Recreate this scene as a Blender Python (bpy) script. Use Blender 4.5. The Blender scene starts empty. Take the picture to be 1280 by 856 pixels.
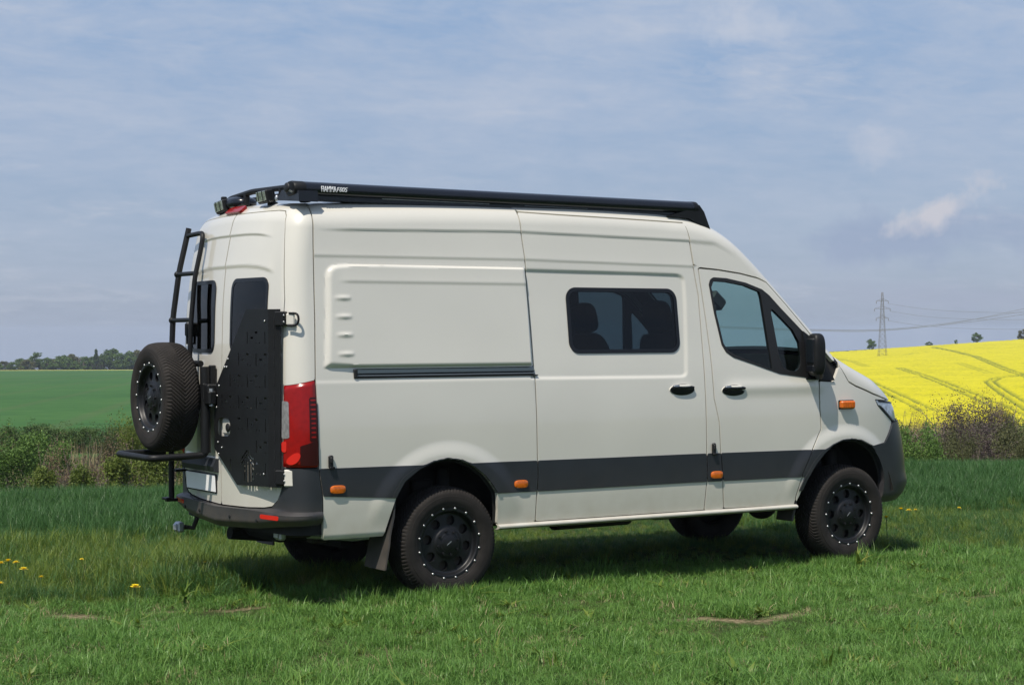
import bpy, math, random
import numpy as np
from mathutils import Matrix, Vector, Euler

scene = bpy.context.scene
RNG = np.random.default_rng(7)
random.seed(7)
rad = math.radians

# ------------------------------------------------------------------ camera
F_PX, CAM = 2288.38, np.array([-6.327, -11.824, 1.81])
YAW, PITCH, ROLL = 0.5624, -0.0038, -0.0032
_d = np.array([math.sin(YAW)*math.cos(PITCH), math.cos(YAW)*math.cos(PITCH), math.sin(PITCH)])
_r = np.array([math.cos(YAW), -math.sin(YAW), 0.0])
_u = np.cross(_r, _d)
CR = math.cos(ROLL)*_r + math.sin(ROLL)*_u
CU = -math.sin(ROLL)*_r + math.cos(ROLL)*_u
cam_data = bpy.data.cameras.new('camera')
cam = bpy.data.objects.new('camera', cam_data)
scene.collection.objects.link(cam)
cam.matrix_world = Matrix(((CR[0], CU[0], -_d[0], CAM[0]), (CR[1], CU[1], -_d[1], CAM[1]),
                           (CR[2], CU[2], -_d[2], CAM[2]), (0, 0, 0, 1)))
cam_data.sensor_width = 36.0
cam_data.lens = 36.0*F_PX/1280.0
cam_data.clip_start, cam_data.clip_end = 0.1, 9000
scene.camera = cam
DH = np.array([math.sin(YAW), math.cos(YAW)])          # horizontal viewing axis
RH = np.array([math.cos(YAW), -math.sin(YAW)])         # to its right


def wpt(s, t):
    """world x, y of a point s metres ahead of the viewpoint and t metres to the right"""
    return CAM[0]+s*DH[0]+t*RH[0], CAM[1]+s*DH[1]+t*RH[1]


# ------------------------------------------------------------------ sun, sky, exposure
SUN_DIR = np.array([-0.52, -0.30, 1.00])               # towards the sun
SUN_DIR = SUN_DIR/np.linalg.norm(SUN_DIR)
SUN_EL = math.asin(SUN_DIR[2])
sun_data = bpy.data.lights.new('sun', 'SUN')
sun_data.energy, sun_data.angle, sun_data.color = 4.7, rad(0.55), (1.0, 0.93, 0.82)
sun = bpy.data.objects.new('sun', sun_data)
scene.collection.objects.link(sun)
sun.rotation_euler = Vector(SUN_DIR).to_track_quat('Z', 'Y').to_euler()

world = bpy.data.worlds.new('World')
scene.world = world
world.use_nodes = True
wn, wl = world.node_tree.nodes, world.node_tree.links
wn.clear()
out = wn.new('ShaderNodeOutputWorld')
bg = wn.new('ShaderNodeBackground')
bg.inputs['Strength'].default_value = 0.10
sky = wn.new('ShaderNodeTexSky')
sky.sky_type = 'NISHITA'
sky.sun_disc = False
sky.sun_elevation = SUN_EL
sky.sun_rotation = math.atan2(SUN_DIR[0], SUN_DIR[1])
sky.air_density, sky.dust_density, sky.ozone_density = 1.0, 0.6, 2.0


def wmath(op, a, b=None, clamp=False):
    n = wn.new('ShaderNodeMath')
    n.operation, n.use_clamp = op, clamp
    for i, q in enumerate((a, b)):
        if q is None:
            continue
        if isinstance(q, (int, float)):
            n.inputs[i].default_value = q
        else:
            wl.new(q, n.inputs[i])
    return n.outputs[0]


def wramp(fac, stops):
    n = wn.new('ShaderNodeValToRGB')
    e = n.color_ramp.elements
    while len(e) < len(stops):
        e.new(0.5)
    for k, (p, c) in enumerate(stops):
        e[k].position, e[k].color = p, (c, c, c, 1) if isinstance(c, (int, float)) else (*c, 1)
    wl.new(fac, n.inputs[0])
    return n.outputs[0]


tc = wn.new('ShaderNodeTexCoord')
sep = wn.new('ShaderNodeSeparateXYZ')
wl.new(tc.outputs['Generated'], sep.inputs[0])
zc_ = wmath('MAXIMUM', sep.outputs['Z'], 0.0)
den = wmath('ADD', zc_, 0.17)
comb = wn.new('ShaderNodeCombineXYZ')
wl.new(wmath('DIVIDE', sep.outputs['X'], den), comb.inputs[0])
wl.new(wmath('DIVIDE', sep.outputs['Y'], den), comb.inputs[1])
rot = wn.new('ShaderNodeMapping')
rot.inputs['Rotation'].default_value = (0, 0, YAW)
rot.inputs['Scale'].default_value = (0.80, 1.0, 1.0)
wl.new(comb.outputs[0], rot.inputs['Vector'])


def wnoise(scale, detail, rough, dist=0.0, off=0.0):
    n = wn.new('ShaderNodeTexNoise')
    n.inputs['Scale'].default_value, n.inputs['Detail'].default_value = scale, detail
    n.inputs['Roughness'].default_value, n.inputs['Distortion'].default_value = rough, dist
    m = wn.new('ShaderNodeMapping')
    m.inputs['Location'].default_value = (off, off*0.7, off*0.3)
    wl.new(rot.outputs[0], m.inputs['Vector'])
    wl.new(m.outputs[0], n.inputs['Vector'])
    return n.outputs['Fac']


veil = wramp(wnoise(2.3, 9, 0.62, 0.3, 3.1), [(0.38, 0.0), (0.64, 1.0)])
fine = wramp(wnoise(8.5, 10, 0.68, 0.4, 8.3), [(0.36, 0.0), (0.70, 1.0)])
puff = wramp(wnoise(2.3, 10, 0.62, 0.5, 21.4), [(0.56, 0.0), (0.70, 1.0)])
# a thin high cloud layer lies over the whole blue sky
base = wn.new('ShaderNodeMix')
base.data_type = 'RGBA'
base.inputs['Factor'].default_value = 0.75
wl.new(sky.outputs[0], base.inputs['A'])
grad = wramp(zc_, [(0.0, (2.95, 3.70, 5.45)), (0.08, (3.0, 3.92, 5.85)), (0.20, (2.8, 4.15, 6.5)), (1.0, (2.2, 3.6, 6.6))])
wl.new(grad, base.inputs['B'])


def wmixc(fac, a, col):
    m = wn.new('ShaderNodeMix')
    m.data_type = 'RGBA'
    wl.new(fac, m.inputs['Factor'])
    wl.new(a, m.inputs['A'])
    m.inputs['B'].default_value = (*col, 1)
    return m.outputs['Result']


high = wramp(zc_, [(0.03, 0.45), (0.16, 1.0)])               # the veil thins towards the horizon
c1 = wmixc(wmath('MULTIPLY', wmath('MULTIPLY', wmath('ADD', wmath('MULTIPLY', veil, 0.62), wmath('MULTIPLY', fine, 0.60)), 0.78, True), high), base.outputs['Result'], (4.95, 5.55, 6.75))
c2 = wmixc(wmath('MULTIPLY', wmath('MULTIPLY', puff, fine), 0.55), c1, (6.2, 6.35, 7.0))


def bank(centre, half, noise_off, lo, hi, amount, prev, col):
    '''one cloud bank round a bearing (unit vector), ragged with noise'''
    vm = wn.new('ShaderNodeVectorMath')
    vm.operation = 'SUBTRACT'
    wl.new(tc.outputs['Generated'], vm.inputs[0])
    vm.inputs[1].default_value = centre
    rotv = wn.new('ShaderNodeMapping')
    rotv.inputs['Rotation'].default_value = (0, 0, YAW)
    wl.new(vm.outputs[0], rotv.inputs['Vector'])
    mp = wn.new('ShaderNodeMapping')
    mp.inputs['Rotation'].default_value = (0, half[2], 0)
    wl.new(rotv.outputs[0], mp.inputs['Vector'])
    mp2 = wn.new('ShaderNodeMapping')
    mp2.inputs['Scale'].default_value = (1/half[0], 1/half[0], 1/half[1])
    wl.new(mp.outputs[0], mp2.inputs['Vector'])
    ln = wn.new('ShaderNodeVectorMath')
    ln.operation = 'LENGTH'
    wl.new(mp2.outputs[0], ln.inputs[0])
    n = wn.new('ShaderNodeTexNoise')
    n.inputs['Scale'].default_value, n.inputs['Detail'].default_value, n.inputs['Roughness'].default_value = noise_off[0], 9, 0.62
    m3 = wn.new('ShaderNodeMapping')
    m3.inputs['Location'].default_value = (noise_off[1], 0, 0)
    wl.new(tc.outputs['Generated'], m3.inputs['Vector'])
    wl.new(m3.outputs[0], n.inputs['Vector'])
    f = wmath('SUBTRACT', wmath('MULTIPLY_ADD', n.outputs['Fac'], 3.2), wmath('MULTIPLY', ln.outputs['Value'], 1.0))
    f = wramp(wmath('ADD', f, -0.95), [(lo, 0.0), (hi, 1.0)])
    return wmixc(wmath('MULTIPLY', f, amount), prev, col)


def bearing(u, v):
    q = _d+CR*(u-640)/F_PX-CU*(v-428)/F_PX
    return tuple(q/np.linalg.norm(q))


c3 = bank(bearing(1110, 300), (0.052, 0.017, 0.0), (26, 2.0), 0.15, 0.85, 0.55, c2, (3.05, 3.75, 5.45))
c3 = bank(bearing(1265, 285), (0.045, 0.016, 0.0), (24, 5.0), 0.15, 0.85, 0.45, c3, (3.15, 3.85, 5.5))
c3 = bank(bearing(1172, 262), (0.030, 0.0085, 0.42), (46, 1.0), 0.05, 0.95, 0.80, c3, (6.3, 6.2, 6.7))
c3 = bank(bearing(1092, 182), (0.016, 0.010, -0.2), (60, 7.0), 0.0, 1.3, 0.36, c3, (6.0, 6.2, 7.0))
c3 = bank(bearing(935, 28), (0.024, 0.010, 0.0), (55, 9.0), 0.0, 1.3, 0.45, c3, (6.1, 6.4, 7.2))
c3 = bank(bearing(1210, 372), (0.10, 0.010, -0.05), (20, 4.0), 0.2, 0.9, 0.30, c3, (3.9, 4.25, 5.6))
wl.new(c3, bg.inputs['Color'])
wl.new(bg.outputs[0], out.inputs[0])

vs = scene.view_settings
vs.view_transform, vs.look, vs.exposure, vs.gamma = 'Standard', 'None', 0.0, 1.0
vs.use_curve_mapping = False
scene.cycles.max_bounces = 8
scene.cycles.transparent_max_bounces = 16

# ------------------------------------------------------------------ materials


def mat(name, col, rough=0.5, metal=0.0, coat=0.0, spec=0.5, var=0.0, vscale=6.0, bump=0.0, bscale=40.0,
        dirt=None, coords='Object', sheen=0.0):
    m = bpy.data.materials.new(name)
    m.use_nodes = True
    nt = m.node_tree
    b = nt.nodes['Principled BSDF']
    b.inputs['Base Color'].default_value = (*col, 1)
    b.inputs['Roughness'].default_value = rough
    b.inputs['Metallic'].default_value = metal
    b.inputs['Coat Weight'].default_value = coat
    b.inputs['Coat Roughness'].default_value = 0.06
    b.inputs['Specular IOR Level'].default_value = spec
    t = nt.nodes.new('ShaderNodeTexCoord')
    if var > 0 or dirt:
        n = nt.nodes.new('ShaderNodeTexNoise')
        n.inputs['Scale'].default_value, n.inputs['Detail'].default_value = vscale, 6
        nt.links.new(t.outputs[coords], n.inputs['Vector'])
        mx = nt.nodes.new('ShaderNodeMix')
        mx.data_type = 'RGBA'
        mx.inputs['A'].default_value = (*[c*(1-var) for c in col], 1)
        mx.inputs['B'].default_value = (*[min(1, c*(1+var)) for c in col], 1)
        r = nt.nodes.new('ShaderNodeMapRange')
        r.inputs[1].default_value, r.inputs[2].default_value = 0.3, 0.7
        nt.links.new(n.outputs['Fac'], r.inputs[0])
        nt.links.new(r.outputs[0], mx.inputs['Factor'])
        last = mx.outputs['Result']
        if dirt:                                            # (colour, low z, high z, amount): dust thrown up from below
            dcol, z0, z1, amt = dirt
            sp = nt.nodes.new('ShaderNodeSeparateXYZ')
            nt.links.new(t.outputs['Object'], sp.inputs[0])
            mr = nt.nodes.new('ShaderNodeMapRange')
            mr.inputs[1].default_value, mr.inputs[2].default_value = z1, z0
            nt.links.new(sp.outputs['Z'], mr.inputs[0])
            n2 = nt.nodes.new('ShaderNodeTexNoise')
            n2.inputs['Scale'].default_value, n2.inputs['Detail'].default_value = 9, 8
            nt.links.new(t.outputs['Object'], n2.inputs['Vector'])
            mu = nt.nodes.new('ShaderNodeMath')
            mu.operation = 'MULTIPLY'
            nt.links.new(mr.outputs[0], mu.inputs[0])
            nt.links.new(n2.outputs['Fac'], mu.inputs[1])
            mu2 = nt.nodes.new('ShaderNodeMath')
            mu2.operation = 'MULTIPLY'
            mu2.inputs[1].default_value = amt*2
            nt.links.new(mu.outputs[0], mu2.inputs[0])
            md = nt.nodes.new('ShaderNodeMix')
            md.data_type = 'RGBA'
            md.clamp_factor = True
            nt.links.new(mu2.outputs[0], md.inputs['Factor'])
            nt.links.new(last, md.inputs['A'])
            md.inputs['B'].default_value = (*dcol, 1)
            last = md.outputs['Result']
        nt.links.new(last, b.inputs['Base Color'])
    if bump > 0:
        n3 = nt.nodes.new('ShaderNodeTexNoise')
        n3.inputs['Scale'].default_value, n3.inputs['Detail'].default_value = bscale, 4
        nt.links.new(t.outputs[coords], n3.inputs['Vector'])
        bp = nt.nodes.new('ShaderNodeBump')
        bp.inputs['Strength'].default_value = bump
        bp.inputs['Distance'].default_value = 0.01
        nt.links.new(n3.outputs['Fac'], bp.inputs['Height'])
        nt.links.new(bp.outputs[0], b.inputs['Normal'])
    return m


def glass_mat(name, tint, refl=1.0):
    m = bpy.data.materials.new(name)
    m.use_nodes = True
    nt = m.node_tree
    nt.nodes.clear()
    o = nt.nodes.new('ShaderNodeOutputMaterial')
    mx = nt.nodes.new('ShaderNodeMixShader')
    tr = nt.nodes.new('ShaderNodeBsdfTransparent')
    tr.inputs[0].default_value = (*tint, 1)
    gl = nt.nodes.new('ShaderNodeBsdfGlossy')
    gl.inputs['Roughness'].default_value = 0.02
    fr = nt.nodes.new('ShaderNodeFresnel')
    ge = nt.nodes.new('ShaderNodeNewGeometry')              # a thin pane reflects alike from both sides
    io = nt.nodes.new('ShaderNodeMix')
    io.inputs['A'].default_value, io.inputs['B'].default_value = 1.45, 1/1.45
    nt.links.new(ge.outputs['Backfacing'], io.inputs['Factor'])
    nt.links.new(io.outputs['Result'], fr.inputs['IOR'])
    mu = nt.nodes.new('ShaderNodeMath')
    mu.operation = 'MULTIPLY'
    mu.inputs[1].default_value = refl
    nt.links.new(fr.outputs[0], mu.inputs[0])
    nt.links.new(mu.outputs[0], mx.inputs[0])
    nt.links.new(tr.outputs[0], mx.inputs[1])
    nt.links.new(gl.outputs[0], mx.inputs[2])
    nt.links.new(mx.outputs[0], o.inputs[0])
    return m


def leaf_mat(name, cols, trans=0.25, nscale=0.6, rough=0.6, per_object=0.25):
    """foliage: leaf colour varies from clump to clump and from leaf to leaf"""
    m = bpy.data.materials.new(name)
    m.use_nodes = True
    nt = m.node_tree
    nt.nodes.clear()
    o = nt.nodes.new('ShaderNodeOutputMaterial')
    df = nt.nodes.new('ShaderNodeBsdfPrincipled')
    df.inputs['Roughness'].default_value = rough
    df.inputs['Specular IOR Level'].default_value = 0.3
    tl = nt.nodes.new('ShaderNodeBsdfTranslucent')
    mx = nt.nodes.new('ShaderNodeMixShader')
    mx.inputs[0].default_value = trans
    t = nt.nodes.new('ShaderNodeTexCoord')
    n = nt.nodes.new('ShaderNodeTexNoise')
    n.inputs['Scale'].default_value, n.inputs['Detail'].default_value = nscale, 5
    nt.links.new(t.outputs['Object'], n.inputs['Vector'])
    oi = nt.nodes.new('ShaderNodeObjectInfo')
    ge = nt.nodes.new('ShaderNodeNewGeometry')
    a = nt.nodes.new('ShaderNodeMath')
    a.operation = 'MULTIPLY_ADD'
    a.inputs[1].default_value = per_object
    nt.links.new(oi.outputs['Random'], a.inputs[0])
    nt.links.new(n.outputs['Fac'], a.inputs[2])
    a2 = nt.nodes.new('ShaderNodeMath')
    a2.operation = 'MULTIPLY_ADD'
    a2.inputs[1].default_value = 0.35
    nt.links.new(ge.outputs['Random Per Island'], a2.inputs[0])
    nt.links.new(a.outputs[0], a2.inputs[2])
    mr = nt.nodes.new('ShaderNodeMapRange')
    mr.inputs[1].default_value, mr.inputs[2].default_value = 0.32, 0.68+per_object+0.35-0.12
    nt.links.new(a2.outputs[0], mr.inputs[0])
    cr = nt.nodes.new('ShaderNodeValToRGB')
    e = cr.color_ramp.elements
    while len(e) < len(cols):
        e.new(0.5)
    for k, c in enumerate(cols):
        e[k].position, e[k].color = k/(len(cols)-1), (*c, 1)
    nt.links.new(mr.outputs[0], cr.inputs[0])
    nt.links.new(cr.outputs[0], df.inputs['Base Color'])
    nt.links.new(cr.outputs[0], tl.inputs['Color'])
    nt.links.new(df.outputs[0], mx.inputs[1])
    nt.links.new(tl.outputs[0], mx.inputs[2])
    nt.links.new(mx.outputs[0], o.inputs[0])
    return m


DUST = (0.23, 0.175, 0.125)
M = {
    'paint': mat('van_paint', (0.66, 0.637, 0.568), 0.36, coat=1.0, var=0.03, vscale=1.3, bump=0.035, bscale=2.2, dirt=((0.42, 0.37, 0.28), 0.42, 0.80, 0.45)),
    'trim': mat('grey_cladding', (0.020, 0.024, 0.031), 0.42, var=0.12, vscale=5, dirt=(DUST, 0.45, 0.95, 0.12), bump=0.04, bscale=300),
    'bumper': mat('bumper_plastic', (0.022, 0.025, 0.030), 0.5, var=0.2, vscale=4, dirt=(DUST, 0.40, 0.74, 0.36), bump=0.06, bscale=300),
    'black': mat('black_powder_coat', (0.0085, 0.009, 0.010), 0.5, spec=0.3, var=0.2, vscale=8, bump=0.05, bscale=250),
    'gloss': mat('black_gloss', (0.007, 0.008, 0.011), 0.3, spec=0.35),
    'awning': mat('awning_case', (0.008, 0.010, 0.016), 0.26, var=0.15, vscale=3),
    'seal': mat('rubber_seal', (0.010, 0.010, 0.011), 0.55),
    'dark': mat('inner_shell', (0.012, 0.012, 0.012), 0.9),
    'liner': mat('wheel_liner', (0.016, 0.016, 0.017), 0.9, var=0.3, bump=0.2, bscale=60, dirt=(DUST, 0.3, 0.9, 0.15)),
    'tyre': mat('tyre_rubber', (0.021, 0.018, 0.016), 0.8, spec=0.3, var=0.35, vscale=9, bump=0.08, bscale=120),
    'flap': mat('mud_flap_rubber', (0.030, 0.030, 0.030), 0.7, var=0.25, vscale=10, dirt=(DUST, 0.05, 0.6, 0.3)),
    'rim': mat('rim_black', (0.008, 0.0085, 0.010), 0.42, spec=0.35, var=0.15, vscale=20),
    'bolt': mat('bolt_steel', (0.55, 0.55, 0.55), 0.35, metal=0.9),
    'steel': mat('galvanised_steel', (0.45, 0.47, 0.50), 0.45, metal=0.7, var=0.15, vscale=30),
    'rail': mat('rail_aluminium', (0.30, 0.32, 0.34), 0.35, metal=0.8),
    'white': mat('plate_white', (0.92, 0.92, 0.92), 0.8, spec=0.05),
    'letter': mat('white_print', (0.85, 0.86, 0.88), 0.4),
    'amber': mat('amber_lens', (0.60, 0.13, 0.008), 0.22, coat=0.5, var=0.15, vscale=60),
    'red': mat('red_lens', (0.27, 0.004, 0.003), 0.22, coat=0.25, spec=0.3, var=0.12, vscale=30),
    'redbright': mat('red_reflector', (0.62, 0.018, 0.010), 0.25, coat=0.2),
    'reddark': mat('smoked_red_lens', (0.030, 0.003, 0.003), 0.25, coat=0.2, spec=0.3),
    'clear': mat('clear_lens', (0.30, 0.29, 0.30), 0.15, coat=0.6, metal=0.3, var=0.3, vscale=40),
    'lamp': mat('lamp_reflector', (0.42, 0.47, 0.42), 0.18, metal=0.6, var=0.45, vscale=70),
    'hlamp': mat('headlamp_chrome', (0.45, 0.50, 0.55), 0.12, metal=0.5, coat=1.0, var=0.4, vscale=35),
    'seat': mat('seat_fabric', (0.018, 0.018, 0.020), 0.9, var=0.3, vscale=40),
    'dash': mat('dashboard_plastic', (0.020, 0.021, 0.023), 0.6),
    'mirrorglass': mat('mirror_glass', (0.75, 0.78, 0.80), 0.02, metal=1.0),
    'glass_tint': glass_mat('tinted_glass', (0.075, 0.10, 0.115)),
    'glass_rear': glass_mat('rear_privacy_glass', (0.04, 0.045, 0.05)),
    'glass_door': glass_mat('door_glass', (0.62, 0.76, 0.74)),
    'glass_screen': glass_mat('windscreen_glass', (0.60, 0.74, 0.70)),
}

# ------------------------------------------------------------------ mesh helpers


def finish(name, V, Fc, mats, fm=None, parent=None, smooth=True, angle=35):
    me = bpy.data.meshes.new(name)
    V = np.asarray(V, np.float32)
    if isinstance(Fc, np.ndarray):
        nf, k = Fc.shape
        loops = Fc.ravel().astype(np.int32)
        starts = np.arange(nf, dtype=np.int32)*k
    else:
        lens = np.array([len(f) for f in Fc], np.int32)
        nf = len(Fc)
        loops = np.fromiter((i for f in Fc for i in f), np.int32, int(lens.sum()))
        starts = np.zeros(nf, np.int32)
        starts[1:] = np.cumsum(lens)[:-1]
    me.vertices.add(len(V))
    me.vertices.foreach_set('co', V.ravel())
    me.loops.add(len(loops))
    me.loops.foreach_set('vertex_index', loops)
    me.polygons.add(nf)
    me.polygons.foreach_set('loop_start', starts)
    if not isinstance(mats, (list, tuple)):
        mats = [mats]
    for m in mats:
        me.materials.append(m)
    if fm is not None:
        me.polygons.foreach_set('material_index', np.asarray(fm, np.int32))
    me.update(calc_edges=True)
    me.validate()
    if smooth:
        me.polygons.foreach_set('use_smooth', np.ones(len(me.polygons), bool))
        if angle is not None:
            me.set_sharp_from_angle(angle=rad(angle))
    o = bpy.data.objects.new(name, me)
    scene.collection.objects.link(o)
    if parent is not None:
        o.parent = parent
    return o


class MB:
    """collects shapes, each with a material, into ONE mesh"""

    def __init__(self):
        self.V, self.F, self.m, self.mats, self.n = [], [], [], [], 0

    def add(self, V, Fc, m):
        V = np.asarray(V, float).reshape(-1, 3)
        if m not in self.mats:
            self.mats.append(m)
        k = self.mats.index(m)
        self.V.append(V)
        for f in Fc:
            self.F.append([int(i)+self.n for i in f])
            self.m.append(k)
        self.n += len(V)
        return self

    def box(self, c, size, m, R=None, ch=0.0):
        hx, hy, hz = [q/2 for q in size]
        ch = min(ch, 0.49*min(size))
        if ch <= 0:
            V = np.array([[x, y, z] for x in (-hx, hx) for y in (-hy, hy) for z in (-hz, hz)])
            Fc = [(0, 1, 3, 2), (4, 6, 7, 5), (0, 4, 5, 1), (2, 3, 7, 6), (0, 2, 6, 4), (1, 5, 7, 3)]
        else:
            V, idx = [], {}
            for sx in (-1, 1):
                for sy in (-1, 1):
                    for sz in (-1, 1):
                        for a in range(3):
                            p = [sx*(hx-ch), sy*(hy-ch), sz*(hz-ch)]
                            p[a] += (sx, sy, sz)[a]*ch
                            idx[(sx, sy, sz, a)] = len(V)
                            V.append(p)
            V = np.array(V)
            Fc = []
            for a in range(3):
                b, c2 = (a+1) % 3, (a+2) % 3
                for s in (-1, 1):
                    q = []
                    for sb, sc in ((-1, -1), (1, -1), (1, 1), (-1, 1)):
                        k = [0, 0, 0]
                        k[a], k[b], k[c2] = s, sb, sc
                        q.append(idx[(*k, a)])
                    Fc.append(q if s > 0 else q[::-1])
                for sb in (-1, 1):
                    for sc in (-1, 1):
                        k1, k2 = [0]*3, [0]*3
                        k1[a], k2[a] = -1, 1
                        k1[b] = k2[b] = sb
                        k1[c2] = k2[c2] = sc
                        q = [idx[(*k1, b)], idx[(*k2, b)], idx[(*k2, c2)], idx[(*k1, c2)]]
                        Fc.append(q if sb*sc > 0 else q[::-1])
            for sx in (-1, 1):
                for sy in (-1, 1):
                    for sz in (-1, 1):
                        q = [idx[(sx, sy, sz, a)] for a in range(3)]
                        Fc.append(q if sx*sy*sz > 0 else q[::-1])
        if R is not None:
            V = V @ np.asarray(R).T
        return self.add(V+np.asarray(c, float), Fc, m)

    def tube(self, path, r, m, n=10, closed=False, cap=True):
        P = np.asarray(path, float)
        k = len(P)
        rr = np.broadcast_to(np.asarray(r, float), (k,))
        T = np.gradient(P, axis=0) if not closed else (np.roll(P, -1, 0)-np.roll(P, 1, 0))
        T /= np.linalg.norm(T, axis=1)[:, None]+1e-12
        ref = np.array([0.0, 0.0, 1.0]) if abs(T[0][2]) < 0.9 else np.array([1.0, 0.0, 0.0])
        nrm = np.cross(T[0], ref)
        nrm /= np.linalg.norm(nrm)
        V = []
        a = np.arange(n)*2*np.pi/n
        for i in range(k):
            nrm = nrm-T[i]*(nrm@T[i])
            nrm /= np.linalg.norm(nrm)+1e-12
            b = np.cross(T[i], nrm)
            V.append(P[i]+rr[i]*(np.cos(a)[:, None]*nrm+np.sin(a)[:, None]*b))
        V = np.concatenate(V)
        Fc = []
        for i in range(k if closed else k-1):
            j = (i+1) % k
            for q in range(n):
                w = (q+1) % n
                Fc.append((i*n+q, i*n+w, j*n+w, j*n+q))
        if cap and not closed:
            Fc.append(list(range(n))[::-1])
            Fc.append([(k-1)*n+q for q in range(n)])
        return self.add(V, Fc, m)

    def ellipsoid(self, c, rx, m, nu=16, nv=10, e=1.0, R=None):
        V, Fc = [], []
        f = lambda t: np.sign(t)*abs(t)**e
        for i in range(nv+1):
            ph = -np.pi/2+np.pi*i/nv
            for j in range(nu):
                th = 2*np.pi*j/nu
                V.append((rx[0]*f(math.cos(ph))*f(math.cos(th)), rx[1]*f(math.cos(ph))*f(math.sin(th)), rx[2]*f(math.sin(ph))))
        for i in range(nv):
            for j in range(nu):
                w = (j+1) % nu
                Fc.append((i*nu+j, i*nu+w, (i+1)*nu+w, (i+1)*nu+j))
        V = np.array(V)
        if R is not None:
            V = V @ np.asarray(R).T
        return self.add(V+np.asarray(c, float), Fc, m)

    def prism(self, poly, axis, a0, a1, m):
        """polygon extruded along an axis; poly in the two other axes in order"""
        n = len(poly)
        V = []
        for a in (a0, a1):
            for p in poly:
                q = list(p)
                q.insert(axis, a)
                V.append(q)
        Fc = [list(range(n))[::-1], list(range(n, 2*n))]
        for i in range(n):
            j = (i+1) % n
            Fc.append((i, j, n+j, n+i))
        return self.add(V, Fc, m)

    def build(self, name, parent=None, smooth=True, angle=35, fix=True):
        o = finish(name, np.concatenate(self.V), self.F, self.mats, self.m, parent, smooth, angle)
        return o


def rotm(rx=0, ry=0, rz=0):
    return np.array(Euler((rx, ry, rz)).to_matrix())


def tag(o, label=None, cat=None, group=None, kind=None):
    for k, v in (('label', label), ('category', cat), ('group', group), ('kind', kind)):
        if v:
            o[k] = v
    return o


def empty(name, loc=(0, 0, 0)):
    o = bpy.data.objects.new(name, None)
    scene.collection.objects.link(o)
    o.location = loc
    o.empty_display_size = 0.3
    return o


def copy_tree(o, parent=None):
    c = o.copy()
    scene.collection.objects.link(c)
    c.parent = parent
    for ch in list(o.children):
        copy_tree(ch, c)
    return c


def bez(pts, n=8):
    """round the corners of a polyline path in 3-D"""
    P = [np.asarray(p, float) for p in pts]
    o = [P[0]]
    for i in range(1, len(P)-1):
        a, b, c = P[i-1], P[i], P[i+1]
        r = min(0.5*np.linalg.norm(b-a), 0.5*np.linalg.norm(c-b), 0.06)
        s = b+(a-b)/np.linalg.norm(a-b)*r
        e = b+(c-b)/np.linalg.norm(c-b)*r
        for t in np.linspace(0, 1, n):
            o.append((1-t)**2*s+2*t*(1-t)*b+t*t*e)
    o.append(P[-1])
    return o


def chaikin(P, k=2):
    P = np.asarray(P, float)
    for _ in range(k):
        Q = np.roll(P, -1, 0)
        P = np.stack([P*0.75+Q*0.25, P*0.25+Q*0.75], 1).reshape(-1, P.shape[1])
    return P


def poly_sdf(x, z, P):
    """signed distance to a closed 2-D polygon, negative inside"""
    P = np.asarray(P, float)
    sh = x.shape
    q = np.stack([x.ravel(), z.ravel()], 1)
    lo, hi = P.min(0)-0.08, P.max(0)+0.08
    res = np.full(len(q), 0.08)
    near = np.all((q > lo) & (q < hi), axis=1)
    p = q[near]
    d = np.full(len(p), 1e9)
    ins = np.zeros(len(p), bool)
    for a, b in zip(P, np.roll(P, -1, 0)):
        e = b-a
        w = p-a
        t = np.clip((w@e)/(e@e+1e-18), 0, 1)
        dd = w-t[:, None]*e
        d = np.minimum(d, (dd*dd).sum(1))
        c = (a[1] > p[:, 1]) != (b[1] > p[:, 1])
        with np.errstate(divide='ignore', invalid='ignore'):
            xi = (b[0]-a[0])*(p[:, 1]-a[1])/(b[1]-a[1]+1e-18)+a[0]
        ins ^= c & (p[:, 0] < xi)
    d = np.sqrt(d)
    res[near] = np.where(ins, -d, d)
    return res.reshape(sh)


def rbox(x, z, x0, x1, z0, z1, r):
    dx = np.abs(x-(x0+x1)/2)-(x1-x0)/2+r
    dz = np.abs(z-(z0+z1)/2)-(z1-z0)/2+r
    return np.sqrt(np.maximum(dx, 0)**2+np.maximum(dz, 0)**2)+np.minimum(np.maximum(dx, dz), 0)-r


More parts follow.
